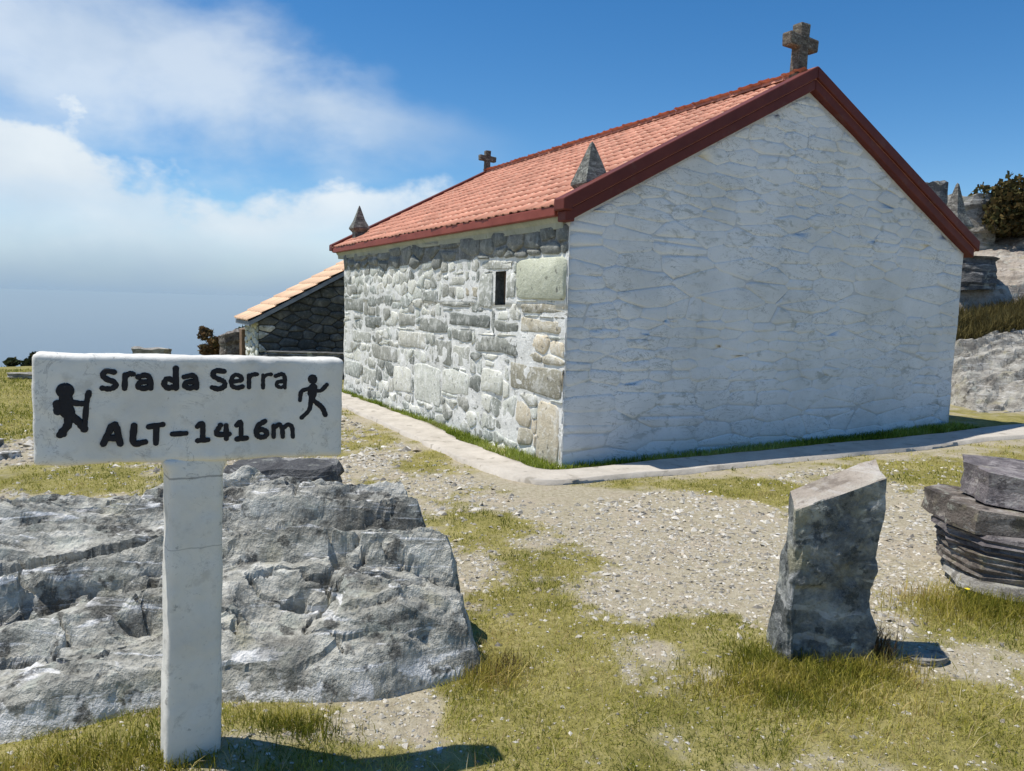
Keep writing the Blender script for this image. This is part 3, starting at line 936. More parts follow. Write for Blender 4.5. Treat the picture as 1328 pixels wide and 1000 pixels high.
    # eaves: red fascia and cream cornice below it
    for s in (0, 1):
        x0, x1 = (-e - 0.005, -e + 0.055) if s == 0 else (WID + e - 0.055, WID + e + 0.005)
        V, F = box_vf(x0, x1, 0.065, ROOF_END - 0.205, ztop(-e) - 0.118, ztop(-e) - 0.022)
        o = obj('eave_fascia', pymesh('eave_fascia', V, F), M_REDEAVE, chapel); bevel(o, 0.01, 2)
        pr = [(-e + 0.058, HE - 0.005), (-e + 0.058, HE + 0.062), (0.10, HE + 0.062), (0.10, HE - 0.11), (-0.052, HE - 0.11), (-0.060, HE - 0.05), (-0.085, HE - 0.02)]
        if s: pr = [(WID - a, b) for a, b in pr]
        o = obj('cornice', prism('cornice', pr, 'y', 0.065, ROOF_END - 0.21), M_CORNICE, chapel)
    return roof


roof = build_roof()


def cross_mesh(h, w, t, d):
    """latin cross with flared, slightly rounded arms"""
    hz = h * 0.66
    k = t * 0.5
    f = 1.16
    P = [(-k * 1.15, 0), (k * 1.15, 0), (k, hz - k * 1.05), (w / 2 * 0.97, hz - k * f), (w / 2, hz + k * 0.9), (k * 1.05, hz + k), (k * f, h), (-k * f, h * 0.99), (-k * 1.05, hz + k), (-w / 2, hz + k * f), (-w / 2 * 0.96, hz - k), (-k, hz - k)]
    return prism('cross', P, 'y', -d / 2, d / 2)


for (v, h, w, t) in ((0.16, 0.61, 0.47, 0.135), (ROOF_END - 0.07, 0.47, 0.38, 0.105)):
    o = obj('cross', cross_mesh(h, w, t, t), M_CROSS, chapel, (WID / 2, v, ztop(WID / 2) - 0.04)); bevel(o, 0.018, 2)
    o.rotation_euler = (0, 0.02, 0.05)


def finial(U, Vv, zb, h, w, neck):
    secs = [(0.0, 0.62 * w), (neck, 0.66 * w), (neck + 0.06, w), (neck + 0.085, w * 0.98), (neck + 0.085 + (h - neck) * 0.5, w * 0.56), (neck + h, 0.10 * w), (neck + h + 0.02, 0.02 * w)]
    V = []; F = []
    for z, s in secs:
        for a, b in ((-1, -1), (1, -1), (1, 1), (-1, 1)):
            V.append((a * s / 2 + 0.004 * math.sin(z * 90 + a), b * s / 2, z))
    for k in range(len(secs) - 1):
        for i in range(4):
            F.append((4 * k + i, 4 * k + (i + 1) % 4, 4 * k + 4 + (i + 1) % 4, 4 * k + 4 + i))
    F.append((3, 2, 1, 0)); F.append(tuple(4 * (len(secs) - 1) + i for i in range(4)))
    o = obj('finial', pymesh('finial', V, F), M_FINIAL, chapel, (U, Vv, zb)); bevel(o, 0.012, 2)
    return o


finial(0.31, 0.17, 2.63, 0.46, 0.29, 0.10)
finial(6.12, 0.18, 2.42, 0.62, 0.34, 0.32)
finial(0.22, LEN - 0.1, 2.62, 0.46, 0.30, 0.20)

# ------------------------------------------------------------------ shed behind the chapel
def build_shed():
    V0 = 11.0; D = 1.6
    e0 = -0.97; ez = 1.10; rU, rz = 1.5, 2.48
    sl = (rz - ez) / (rU - e0)
    x, y = cw(0, V0)
    shed = empty('stone_shed', (x, y, -0.45), YAW)
    tag(shed, 'low stone shed with shade painted dark on its front and pale orange tile roof behind the chapel', 'shed')
    zb = 0.45
    poly = [(e0, 0), (2 * rU - e0, 0), (2 * rU - e0, ez + zb), (rU, rz + zb), (e0, ez + zb)]
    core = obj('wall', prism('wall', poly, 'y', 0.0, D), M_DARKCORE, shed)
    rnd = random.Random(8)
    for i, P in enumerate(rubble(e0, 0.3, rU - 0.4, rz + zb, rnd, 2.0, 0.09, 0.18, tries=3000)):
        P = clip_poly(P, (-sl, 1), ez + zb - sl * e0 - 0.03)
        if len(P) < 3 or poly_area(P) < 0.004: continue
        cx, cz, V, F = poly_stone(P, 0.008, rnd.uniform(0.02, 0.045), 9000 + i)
        obj('stone', pymesh('stone', [(p, -w, q) for p, q, w in V], F, True), M_SHADESTONE if cx > e0 + 0.2 else M_ST[0], core, (cx, 0, cz))  # shaded front painted in dark stone, sunlit corner strip in paler grey
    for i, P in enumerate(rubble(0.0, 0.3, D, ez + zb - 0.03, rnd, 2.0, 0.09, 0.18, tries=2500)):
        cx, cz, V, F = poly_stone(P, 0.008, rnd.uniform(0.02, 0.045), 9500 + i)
        obj('stone', pymesh('stone', [(-w, p, q) for p, q, w in V], [f[::-1] for f in F], True), M_ST[2], core, (e0, cx, cz))  # sunlit side of the shed painted in pale stone
    # roof slab and tiles
    ov = 0.22
    zt = lambda U: ez + zb + sl * (U - e0)
    p = [(e0 - ov, zt(e0 - ov) + 0.0), (rU, zt(rU)), (2 * rU - e0 + ov, zt(e0 - ov)), (2 * rU - e0 + ov, zt(e0 - ov) + 0.09), (rU, zt(rU) + 0.09), (e0 - ov, zt(e0 - ov) + 0.09)]
    rf = obj('roof', prism('roof', p, 'y', -0.15, D + 0.1), plain_material('slate_verge', (0.16, 0.18, 0.20), (0.30, 0.33, 0.36), 5), shed)
    th = math.atan(sl)
    tw, tl = 0.22, 0.34
    prof = [(0.0, 0.012), (0.05, 0.0), (0.12, 0.006), (0.16, 0.045), (0.20, 0.03), (0.225, 0.01)]
    m = len(prof)
    tV = [(a, 0.0, h + 0.03) for a, h in prof] + [(a, tl + 0.05, h) for a, h in prof] + [(a, 0.0, h) for a, h in prof]
    tF = []
    for i in range(m - 1): tF += [(i, i + 1, m + i + 1, m + i), (2 * m + i, 2 * m + i + 1, i + 1, i)]
    tme = pymesh('tile', tV, tF, True); tme.materials.append(M_TILE2)
    ca, sa = math.cos(th), math.sin(th)
    for r in range(int((rU - e0 + ov) / ca / tl)):
        for c in range(int((D + 0.25) / tw)):
            M_ = Matrix((Vector((0, 1, 0)), Vector((ca, 0, sa)), Vector((-sa, 0, ca)))).transposed().to_4x4()
            M_.translation = Vector((e0 - ov - 0.02 + ca * r * tl, -0.15 + c * tw, zt(e0 - ov) + 0.095 + sa * r * tl))
            o = obj('tile', tme, None, rf); o.matrix_local = M_


build_shed()

# ------------------------------------------------------------------ rocks
def rock_field(name, x0, x1, y0, y1, res, hf, mat, label, cat, warp=0.03, wscale=6.0, seed=0, group=None):
    xs = np.arange(x0, x1 + 1e-6, res); ys = np.arange(y0, y1 + 1e-6, res)
    X, Y = np.meshgrid(xs, ys, indexing='ij')
    H = hf(X, Y)
    X2 = X + warp * fbm(X * wscale, Y * wscale, H * wscale * 1.5, 4, seed + 1)
    Y2 = Y + warp * fbm(X * wscale + 9, Y * wscale, H * wscale * 1.5 + 5, 4, seed + 2)
    F = grid_faces(len(xs), len(ys))
    G = gz(X2, Y2)
    below = (H < G - 0.10).ravel()
    F = F[~below[F].all(1)]
    used = np.unique(F); remap = -np.ones(X.size, np.int64); remap[used] = np.arange(len(used))
    bx, by = X2.ravel()[used].mean(), Y2.ravel()[used].mean(); bz = float(gz(bx, by))
    P = np.stack([X2.ravel()[used] - bx, Y2.ravel()[used] - by, H.ravel()[used] - bz], 1)
    o = obj(name, fast_mesh(name, P, remap[F], smooth=False), mat, None, (bx, by, bz))
    return tag(o, label, cat, group)


def big_rock(X, Y):
    g = gz(X, Y)
    wob = 0.10 * fbm(X * 1.6, Y * 1.6, 0, 4, 101)
    front = np.interp(X, [-5.0, -3.0, -1.9, -1.3, -0.85, -0.45, -0.1, 0.1], [2.35, 2.50, 2.66, 2.84, 2.92, 3.05, 3.26, 3.5]) + wob * 0.8
    back = np.interp(X, [-5.0, -3.0, -1.7, -0.6, -0.3, 0.1], [4.5, 4.55, 4.9, 4.75, 4.55, 4.2]) + wob
    s = Y - front
    right = np.interp(Y, [2.9, 3.3, 3.7, 4.2, 4.7], [-0.10, -0.075, -0.20, -0.37, -0.52]) + 0.05 * fbm(X * 3, Y * 3, 2, 3, 107)
    er = right - X                                   # distance inside the right-hand end
    # section: steep nose on the right, long ramp of slabs on the left
    k = ss(X, -2.2, -1.1)
    nose = np.interp(s, [-0.3, -0.02, 0.07, 0.22, 0.42, 1.0, 1.9], [-0.25, 0.0, 0.18, 0.29, 0.36, 0.43, 0.52])
    ramp = np.interp(s, [-0.3, 0.0, 0.10, 0.6, 1.2, 2.0], [-0.2, 0.0, 0.07, 0.20, 0.31, 0.42])
    h = ramp * (1 - k) + nose * k
    h = h + 0.055 * fbm(X * 1.3, Y * 1.9, 0, 3, 103)
    # beds dipping gently away: each slab ends in a sharp broken edge towards the south
    amt = ss(s, 0.0, 0.25)
    for L_, A_, sd in ((0.46, 0.190, 109), (0.15, 0.052, 113), (0.05, 0.013, 115)):
        p = (Y - 0.16 * X + 0.30 * fbm(X * 1.1, Y * 1.1, 0, 3, sd) + 0.030 * fbm(X * 4, Y * 4, 2, 2, sd + 1)) / L_
        k_ = np.floor(p); f = p - k_
        on = ss(vnoise(X * (0.45 / L_) ** 0.8, k_ * 5.37, 0.5, sd + 2), -0.35, 0.35)
        h = h + (0.4 + 0.6 * amt) * A_ * on * (np.where(f < 0.14, (f / 0.14) ** 0.8, ((1 - f) / 0.86) ** 1.1) - 0.45)
    cr = np.abs(fbm(X * 2.1 + 0.4 * fbm(X * 5, Y * 5, 0, 2, 116), Y * 3.6, 0, 3, 118))
    h = h - 0.10 * (1 - ss(cr, 0.0, 0.045)) * ss(s, 0.05, 0.2)
    # hollow in the middle of the face
    d = np.sqrt(((X + 0.95) / 0.26) ** 2 + ((Y - 3.28) / 0.20) ** 2)
    h = h - 0.10 * (1 - ss(d, 0.5, 1.1))
    d = np.sqrt(((X + 1.5) / 0.22) ** 2 + ((Y - 3.20) / 0.10) ** 2)
    h = h - 0.12 * (1 - ss(d, 0.5, 1.1))
    d = np.sqrt(((X + 2.05) / 0.25) ** 2 + ((Y - 3.05) / 0.09) ** 2)
    h = h - 0.09 * (1 - ss(d, 0.5, 1.1))
    h = h + 0.030 * ridged(X * 3.2 + 0.5 * fbm(X * 2, Y * 2, 0, 2, 117), Y * 5.5, 0, 4, 119) + 0.013 * fbm(X * 14, Y * 20, 0, 4, 121) + 0.010 * ridged(X * 11, Y * 17, 0, 3, 123)
    h = h * ss(s, -0.12, 0.10) + (1 - ss(s, -0.12, 0.10)) * -0.25
    h = np.where(er < 0.30, np.minimum(h, -0.06 + 3.4 * np.maximum(er + 0.02, -0.1) + 0.05 * ridged(X * 5, Y * 7, 0, 3, 141)), h)
    h = h - 0.7 * (1 - ss(back - Y, -0.08, 0.10))
    return g * 0.6 + h - 0.005


rock_field('rock_outcrop', -4.6, 0.15, 2.2, 5.1, 0.0105, big_rock, M_ROCK, 'broad layered grey schist outcrop with white quartz along its foot, behind the sign', 'rock', warp=0.030, wscale=4.0, seed=131)


def slab_stone(name, loc, dims, yaw, mat, label, cat, seed, tilt=(0, 0), layers=9, lay=0.05, sq=3.0, parent=None, group=None, n=22):
    """a quarried block of bedded stone: ragged edges, near-flat top"""
    r = np.random.default_rng(seed)
    a = np.linspace(0, 2 * np.pi, n, endpoint=False)
    rad = 1.0 / (np.abs(np.cos(a)) ** sq + np.abs(np.sin(a)) ** sq) ** (1 / sq)
    rad = rad * (1 + 0.20 * fbm(np.cos(a) * 1.6 + seed, np.sin(a) * 1.6, 0, 3, seed)); a = a + r.uniform(-0.09, 0.09, n)
    V = []; F = []
    rings = []
    zs = np.linspace(0, 1, layers)
    off = r.normal(0, lay, layers)
    prof = [(0.0, 0.75, 0.0)]
    for k, z in enumerate(zs):
        prof.append((z, 1.0 + off[k] - 0.02 * (abs(z - 0.5) * 2) ** 4, 1)); 
        if k < layers - 1: prof.append((z + 0.55 / (layers - 1), 1.0 + off[k] * 0.8 - 0.035, 1))
    prof.append((1.0, 0.80, 0)); prof.append((1.0, 0.45, 0))
    for z, s, e in prof:
        rr = rad * s * (1 + 0.045 * fbm(np.cos(a) * 5 + seed, np.sin(a) * 5, z * 7, 3, seed + 3))
        x = np.cos(a) * rr * dims[0] / 2; y = np.sin(a) * rr * dims[1] / 2
        zz = z * dims[2] + (0.10 * dims[2] + 0.012) * fbm(x * 5 + seed, y * 5, z * 3, 4, seed + 5) + tilt[0] * x + tilt[1] * y
        rings.append(np.stack([x, y, zz], 1))
    V = np.concatenate(rings + [np.array([[0, 0, 0.0], [0, 0, dims[2]]])])
    m = len(rings)
    q = []
    for k in range(m - 1):
        i = np.arange(n); j = (i + 1) % n
        q.append(np.stack([k * n + i, k * n + j, (k + 1) * n + j, (k + 1) * n + i], 1))
    i = np.arange(n); j = (i + 1) % n
    tri = np.concatenate([np.stack([j, i, np.full(n, m * n)], 1), np.stack([(m - 1) * n + i, (m - 1) * n + j, np.full(n, m * n + 1)], 1)])
    me = fast_mesh(name, V, [np.concatenate(q), tri], smooth=False)
    o = obj(name, me, mat, parent, loc)
    o.rotation_euler = (0, 0, yaw)
    if parent is None: tag(o, label, cat, group)
    return o


# darker boulder behind the outcrop
slab_stone('boulder', (-1.68, 5.72, float(gz(-1.68, 5.72)) - 0.06), (0.82, 0.5, 0.50), 0.1, M_DARKROCK, 'dark squat boulder just behind the big layered outcrop', 'rock', 21, layers=7, lay=0.04)

# standing stone ---------------------------------------------------
def standing_stone():
    b = -0.08
    # corners: front/back x left/right x bottom/top (world coordinates)
    c = {(0, 0, 0): (1.272, 3.34, b), (1, 0, 0): (1.672, 3.37, b), (0, 1, 0): (1.240, 3.60, b), (1, 1, 0): (1.70, 3.66, b),
         (0, 0, 1): (1.262, 3.36, 0.735), (1, 0, 1): (1.670, 3.38, 0.885), (0, 1, 1): (1.325, 3.60, 0.765), (1, 1, 1): (1.735, 3.62, 0.945)}
    base = np.array((1.45, 3.48, float(gz(1.45, 3.48))))
    def tri(s, t, r):
        p = 0
        for k, v in c.items():
            p = p + (s if k[0] else 1 - s)[..., None] * (t if k[1] else 1 - t)[..., None] * (r if k[2] else 1 - r)[..., None] * np.array(v)
        return p
    cen = tri(np.array([.5]), np.array([.5]), np.array([.5]))[0]
    Vs = []; Fs = []; off = 0
    def face(nu, nv, fn):
        nonlocal off
        Uu, Vv = np.meshgrid(np.linspace(0, 1, nu), np.linspace(0, 1, nv), indexing='ij')
        P = tri(*fn(Uu, Vv)).reshape(-1, 3)
        Vs.append(P); Fs.append(grid_faces(nu, nv, off)); off += nu * nv
    z0, o1 = (lambda a: a * 0), (lambda a: a * 0 + 1)
    face(50, 100, lambda a, b_: (a, z0(a), b_)); face(50, 100, lambda a, b_: (1 - a, o1(a), b_))
    face(30, 100, lambda a, b_: (z0(a), 1 - a, b_)); face(30, 100, lambda a, b_: (o1(a), a, b_))
    face(50, 30, lambda a, b_: (a, b_, o1(a)))
    P = np.concatenate(Vs)
    # rounded corners + cleaved, vertically bedded surface
    d = P - cen
    n = d / np.array([0.22, 0.14, 0.45]); n /= np.linalg.norm(n, axis=1)[:, None]
    x, y, z = P.T
    k = 0.016 * fbm(x * 3.5, y * 3.5, z * 2.6, 3, 151) + 0.022 * (terrace(fbm(x * 5, y * 5, z * 2.6, 3, 153), 0.16, 0.8)) + 0.016 * fbm(x * 16, y * 16, z * 11, 4, 155) + 0.022 * ridged(x * 6, y * 6, z * 2.6, 3, 157) - 0.026
    k = k * (1 - 0.8 * ss(z - (0.735 + 0.42 * (x - 1.262)), -0.10, -0.02))
    corner = np.abs(d / np.array([0.22, 0.14, 0.43])); cs = np.sort(corner, 1)
    P = P + n * k[:, None] - n * (0.020 * ss(cs[:, 1], 0.80, 1.05))[:, None]
    # a step broken out of the lower left of the front
    m = (1 - ss(x - 1.30, 0.08, 0.17)) * (1 - ss(z, 0.36, 0.40)) * (1 - ss(y, 3.36, 3.42)) * ss(x, 1.275, 1.30)
    P[:, 1] += 0.035 * m
    me = fast_mesh('standing_stone', P - base, np.concatenate(Fs), smooth=False)
    import bmesh
    b_ = bmesh.new(); b_.from_mesh(me); bmesh.ops.remove_doubles(b_, verts=b_.verts, dist=0.002); bmesh.ops.recalc_face_normals(b_, faces=b_.faces); b_.to_mesh(me); b_.free()
    o = obj('standing_stone', me, M_STANDING, None, tuple(base))
    tag(o, 'upright dark schist stone with a slanting top painted paler beige for sunlight, set in the grass', 'stone')
    # sunlit look of the top put in as paler beige rock
    me.materials.append(M_BEIGEROCK)
    for p in me.polygons:
        if p.normal.z > 0.72 and p.center.z > 0.6: p.material_index = 1
    return o


standing_stone()

# stacked slabs at the right ---------------------------------------
PX, PY = 3.16, 4.42
pz = float(gz(PX, PY))
slab_stone('stone_slab', (3.10, 4.33, pz - 0.07), (1.05, 0.72, 0.14), -0.22, M_PALEROCK, 'rough pale foundation stone at the bottom of the slate stack', 'stone', 31, layers=4, lay=0.05)
slab_stone('stone_slab', (PX + 0.02, PY, pz + 0.045), (1.20, 0.80, 0.145), -0.25, M_SLATEB, 'thick flaky brown slate slab, second from the bottom of the stack', 'stone', 32, tilt=(-0.04, 0), layers=5, lay=0.016, sq=9)
slab_stone('stone_slab', (PX + 0.01, PY - 0.01, pz + 0.185), (1.16, 0.76, 0.12), -0.2, M_SLATE, 'thinly layered grey slate slab in the middle of the stack', 'stone', 33, tilt=(-0.05, 0), layers=5, lay=0.016, sq=9)
slab_stone('stone_slab', (PX - 0.01, PY + 0.02, pz + 0.295), (1.10, 0.62, 0.14), -0.3, M_SLATEB, 'smooth dark brown block under the topmost slab of the stack', 'stone', 34, tilt=(-0.06, 0), layers=2, lay=0.02, sq=8)
slab_stone('stone_slab', (PX + 0.12, PY + 0.02, pz + 0.43), (1.10, 0.66, 0.185), -0.38, M_SLATE, 'large purple grey slab lying on top of the slate stack', 'stone', 35, tilt=(-0.09, 0.03), layers=2, lay=0.012, sq=9)

slab_stone('flat_stone', (1.93, 3.40, float(gz(1.93, 3.40)) - 0.012), (0.20, 0.11, 0.045), 0.2, M_PALEROCK, 'small flat stone lying beside the upright schist stone', 'stone', 41, layers=3, lay=0.04)

# loose stones in the field to the left
for i in range(14):
    x = random.uniform(-6.2, -3.2); y = random.uniform(7.6, 9.6)
    s = random.uniform(0.14, 0.42)
    slab_stone('loose_stone', (x, y, float(gz(x, y)) - 0.03), (s, s * random.uniform(0.5, 0.9), random.uniform(0.05, 0.13)), random.uniform(0, 3), M_ROCK, 'flat grey loose stone in the stony field beyond the outcrop', 'stone', 300 + i, layers=3, lay=0.05, group='loose stones in the field', n=20)
slab_stone('loose_stone', (-10.2, 16.4, float(gz(-10.2, 16.4)) - 0.03), (0.9, 0.5, 0.14), 0.3, M_PALEROCK, 'long pale flat stone in the grass before the dark trees', 'stone', 340, layers=3, lay=0.05)

# far things along the edge of the plateau
slab_stone('stone_block', (-8.35, 17.9, float(gz(-8.35, 17.9)) - 0.05), (0.80, 0.5, 0.62), 0.15, M_PALEROCK, 'squared lichen covered stone block standing in the field beyond the sign', 'stone', 51, layers=4, lay=0.02, sq=6)
slab_stone('stone_block', (-6.95, 19.2, float(gz(-6.95, 19.2)) - 0.05), (0.62, 0.55, 0.98), 0.45, M_SLATEB, 'jagged dark brown stone standing left of the wooden post by the shed', 'stone', 52, tilt=(0.25, 0), layers=6, lay=0.06)
V, F = box_vf(-0.20, 0.20, -0.16, 0.16, 0, 1.12)
o = bevel(obj('wooden_post', pymesh('wooden_post', V, F), M_WOOD, None, (-6.32, 18.6, float(gz(-6.32, 18.6)) - 0.1)), 0.02, 2); o.rotation_euler = (0, 0.0, 0.5)
tag(o, 'thick brown wooden post at the corner of the low shed', 'post')
sx, sy = -4.35, 16.6
bz = float(gz(sx, sy))
bench = empty('stone_bench', (sx, sy, bz + 0.02), 0.05)
tag(bench, 'long dark stone bench with flat slab top before the shed', 'bench')
slab_stone('slab', (0, 0, 0.44), (1.9, 0.6, 0.11), 0, M_DARKROCK, None, None, 61, layers=3, lay=0.03, parent=bench, sq=5)
for k, xx in enumerate((-0.72, -0.22, 0.28, 0.75)):
    slab_stone('support_stone', (xx, 0, 0), (0.50, 0.5, 0.44), 0.1 * k, M_DARKROCK, None, None, 62 + k, layers=5, lay=0.05, parent=bench, n=24)

# outcrop behind the chapel's right-hand corner ---------------------
def beds(X, Y, spec, slope, wob):
    """tilted beds, each ending in a broken edge facing south"""
    h = 0
    for L_, A_, sd in spec:
        p = (Y - slope * X + wob * fbm(X * 0.6, Y * 0.6, 0, 3, sd) + 0.1 * fbm(X * 2.4, Y * 2.4, 2, 2, sd + 1)) / L_
        k_ = np.floor(p); f = p - k_
        on = ss(vnoise(X * (0.7 / L_) ** 0.8, k_ * 5.37, 0.5, sd + 2), -0.35, 0.35)
        h = h + A_ * on * (np.where(f < 0.18, (f / 0.18) ** 0.8, ((1 - f) / 0.82) ** 1.1) - 0.45)
    return h


def outcrop_low(X, Y):
    g = gz(X, Y)
    s = (Y - 11.9) + 0.30 * (X - 9.0) * 0.3 + 0.5 * fbm(X * 0.8, Y * 0.8, 0, 3, 171)
    h = np.interp(s, [-1.0, 0.0, 0.30, 1.2, 2.2, 3.5], [-0.5, 0.05, 0.30, 0.62, 0.80, 0.80])
    h = h + beds(X, Y, ((0.62, 0.27, 310), (0.24, 0.10, 313), (0.11, 0.03, 317)), 0.15, 0.45)
    h = h + 0.07 * ridged(X * 1.8, Y * 2.6, 0, 4, 177) + 0.03 * fbm(X * 8, Y * 9, 0, 4, 179)
    el = X - 6.75 - 0.3 * (Y - 12)
    h = h - 1.6 * (1 - ss(el, -0.2, 0.5))
    return g + h


rock_field('rock_outcrop', 6.4, 14.0, 10.8, 15.6, 0.045, outcrop_low, M_PALEROCK, 'low pale stepped rock ledges rising beyond the chapel corner', 'rock', warp=0.08, wscale=2.0, seed=181)


def outcrop_slab(X, Y):
    s = Y - 14.9 + 0.15 * fbm(X, Y, 0, 3, 191)
    h = np.interp(s, [-0.5, 0.0, 0.25, 3.2, 4.0], [0.4, 1.7, 2.35, 3.35, 2.6])
    h = h + 0.20 * (X - 9.8) + 0.16 * fbm(X * 0.9, Y * 0.9, 0, 4, 193)
    h = h + beds(X, Y, ((1.1, 0.16, 330), (0.4, 0.05, 333)), -0.25, 0.6) + 0.05 * ridged(X * 2, Y * 3, 0, 4, 197) + 0.02 * fbm(X * 9, Y * 9, 0, 3, 199)
    h = h - 2.6 * (1 - ss(X - 7.9 - 0.1 * (Y - 15), -0.4, 0.5))
    return h


rock_field('rock_outcrop', 7.4, 15.0, 14.2, 19.2, 0.055, outcrop_slab, M_BEIGEROCK, 'smooth beige rock slab sloping up under the dark shrub', 'rock', warp=0.08, wscale=1.8, seed=201)
slab_stone('boulder', (10.1, 17.9, 2.75), (1.5, 1.3, 1.55), 0.4, M_PALEROCK, 'rounded pale boulder crowning the rocks beside the dark shrub', 'rock', 71, tilt=(0.1, 0), layers=9, lay=0.03, sq=2.2)
slab_stone('boulder', (9.15, 17.2, 2.45), (1.0, 0.9, 0.75), 0.9, M_PALEROCK, 'small pale boulder below the roof verge, left of the crowning boulder', 'rock', 72, layers=5, lay=0.07, sq=2.4)
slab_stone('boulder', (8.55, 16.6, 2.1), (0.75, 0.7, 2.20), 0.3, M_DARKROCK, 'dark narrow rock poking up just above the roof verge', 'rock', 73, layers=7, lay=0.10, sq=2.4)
slab_stone('boulder', (8.85, 15.25, 2.15), (0.9, 0.7, 0.62), 0.2, M_DARKROCK, 'dark boulder added for the shaded gap under the chapel eave corner', 'rock', 74, layers=6, lay=0.08, sq=2.6)  # dark rock put in where only a shaded gap lies below the eave

# ------------------------------------------------------------------ vegetation
def leaves_mesh(name, cen, size, cols, rng, aspect=2.0):
    n_ = len(cen)
    d = rng.normal(size=(n_, 3)); d[:, 2] = np.abs(d[:, 2]) * 0.8 + 0.2; d /= np.linalg.norm(d, axis=1)[:, None]
    e = rng.normal(size=(n_, 3)); e -= (e * d).sum(1)[:, None] * d; e /= np.linalg.norm(e, axis=1)[:, None]
    s = (size * rng.uniform(0.6, 1.4, n_))[:, None]
    P = np.stack([cen - e * s / aspect / 2, cen + d * s * 0.5 - e * s * 0.0 + np.cross(d, e) * s * 0.1, cen + e * s / aspect / 2, cen + d * s], 1)
    P = np.stack([cen, cen + d * s * 0.5 + e * s / aspect, cen + d * s, cen + d * s * 0.5 - e * s / aspect], 1)
    F = np.arange(n_ * 4).reshape(-1, 4)
    me = fast_mesh(name, P.reshape(-1, 3), F)
    set_col(me, np.repeat(cols, 4, 0))
    return me


def shrub(name, loc, rx, ry, h, label, cat, seed, base_col, n_leaf=5000, leaf=0.07, trunk=0.06, group=None, clumps=26, spiky=0.0):
    rng = np.random.default_rng(seed)
    root = empty(name, loc); tag(root, label, cat, group)
    th = rng.uniform(0, 2 * np.pi, clumps); rr = np.sqrt(rng.uniform(0, 1, clumps)); zz = rng.uniform(0.25, 1.0, clumps)
    wz = np.sqrt(np.clip(1 - ((zz - 0.5) / 0.62) ** 2, 0.05, 1))
    cc = np.stack([np.cos(th) * rr * rx * wz, np.sin(th) * rr * ry * wz, zz * h * 0.86], 1)
    cr = rng.uniform(0.16, 0.34, clumps) * min(rx, h) * 1.1
    w = rng.integers(0, clumps, n_leaf)
    d = rng.normal(size=(n_leaf, 3)); d /= np.linalg.norm(d, axis=1)[:, None]
    P = cc[w] + d * (cr[w] * rng.uniform(0.35, 1.0, n_leaf) ** 0.5)[:, None] * np.array([1, 1, 0.8 + spiky])
    P[:, 2] = np.maximum(P[:, 2], 0.02)
    tone = rng.uniform(0.65, 1.35, clumps)[w] * rng.uniform(0.8, 1.2, n_leaf)
    cols = np.array(base_col)[None] * tone[:, None]
    cols[:, 0] *= rng.uniform(0.85, 1.3, n_leaf)
    obj('crown', leaves_mesh('crown', P, leaf, cols, rng), M_LEAF, root)
    # trunk with limbs to the clumps
    V = []; F = []
    def tube(p, q, r0, r1):
        p = Vector(p); q = Vector(q); ax = (q - p).normalized(); a = ax.orthogonal().normalized(); b = ax.cross(a)
        s = len(V)
        for c, r in ((p, r0), (q, r1)):
            for i in range(6):
                t = i * math.pi / 3; V.append(c + (a * math.cos(t) + b * math.sin(t)) * r)
        for i in range(6): F.append((s + i, s + (i + 1) % 6, s + 6 + (i + 1) % 6, s + 6 + i))
    tube((0, 0, -0.15), (0, 0, h * 0.35), trunk, trunk * 0.7)
    for c in cc[:14]: tube((0, 0, h * random.uniform(0.12, 0.33)), c, trunk * 0.45, trunk * 0.12)
    obj('trunk', pymesh('trunk', V, F, True), M_BARK, root)
    return root


for i, (x, y, r, h, s) in enumerate(((-21.8, 32, 1.0, 1.7, 1), (-20.4, 31.5, 0.85, 1.55, 2), (-19.15, 31.0, 0.62, 2.0, 3), (-18.2, 32.5, 0.8, 1.35, 4), (-23.6, 33, 1.3, 2.1, 5))):
    z = float(gz(x, y))
    top = (-0.95, -0.95, -0.62, -1.15, -0.8)[i]
    shrub('windswept_tree', (x, y, z), r, r, top - z + 0.05, ('broad low dark tree at the plateau edge left of the sign', 'dark rounded tree in the clump left of the sign', 'tallest slim dark tree of the clump left of the sign', 'lowest dark tree right beside the sign edge in the clump', 'big dark tree at the outer end of the clump')[i], 'tree', 400 + s, (0.050, 0.060, 0.028), 5000, 0.20, 0.10, 'trees at the plateau edge')
shrub('dark_shrub', (11.45, 17.2, float(outcrop_slab(np.array([[11.45]]), np.array([[17.2]]))[0, 0]) - 0.1), 1.35, 1.0, 1.05, 'dark brown green heather shrub growing on top of the rocks', 'shrub', 411, (0.095, 0.085, 0.035), 12000, 0.10, 0.06, clumps=44, spiky=0.5)
shrub('hedge_shrub', (-6.65, 20.6, float(gz(-6.65, 20.6))), 0.62, 0.5, 1.55, 'green shrub peeking up behind the wooden post', 'shrub', 412, (0.055, 0.07, 0.028), 3000, 0.10, 0.05)
shrub('hedge_shrub', (-7.9, 20.6, float(gz(-7.9, 20.6))), 0.5, 0.5, 1.05, 'low straw coloured shrub left of the jagged brown stone', 'shrub', 413, (0.16, 0.12, 0.06), 2200, 0.09, 0.04)


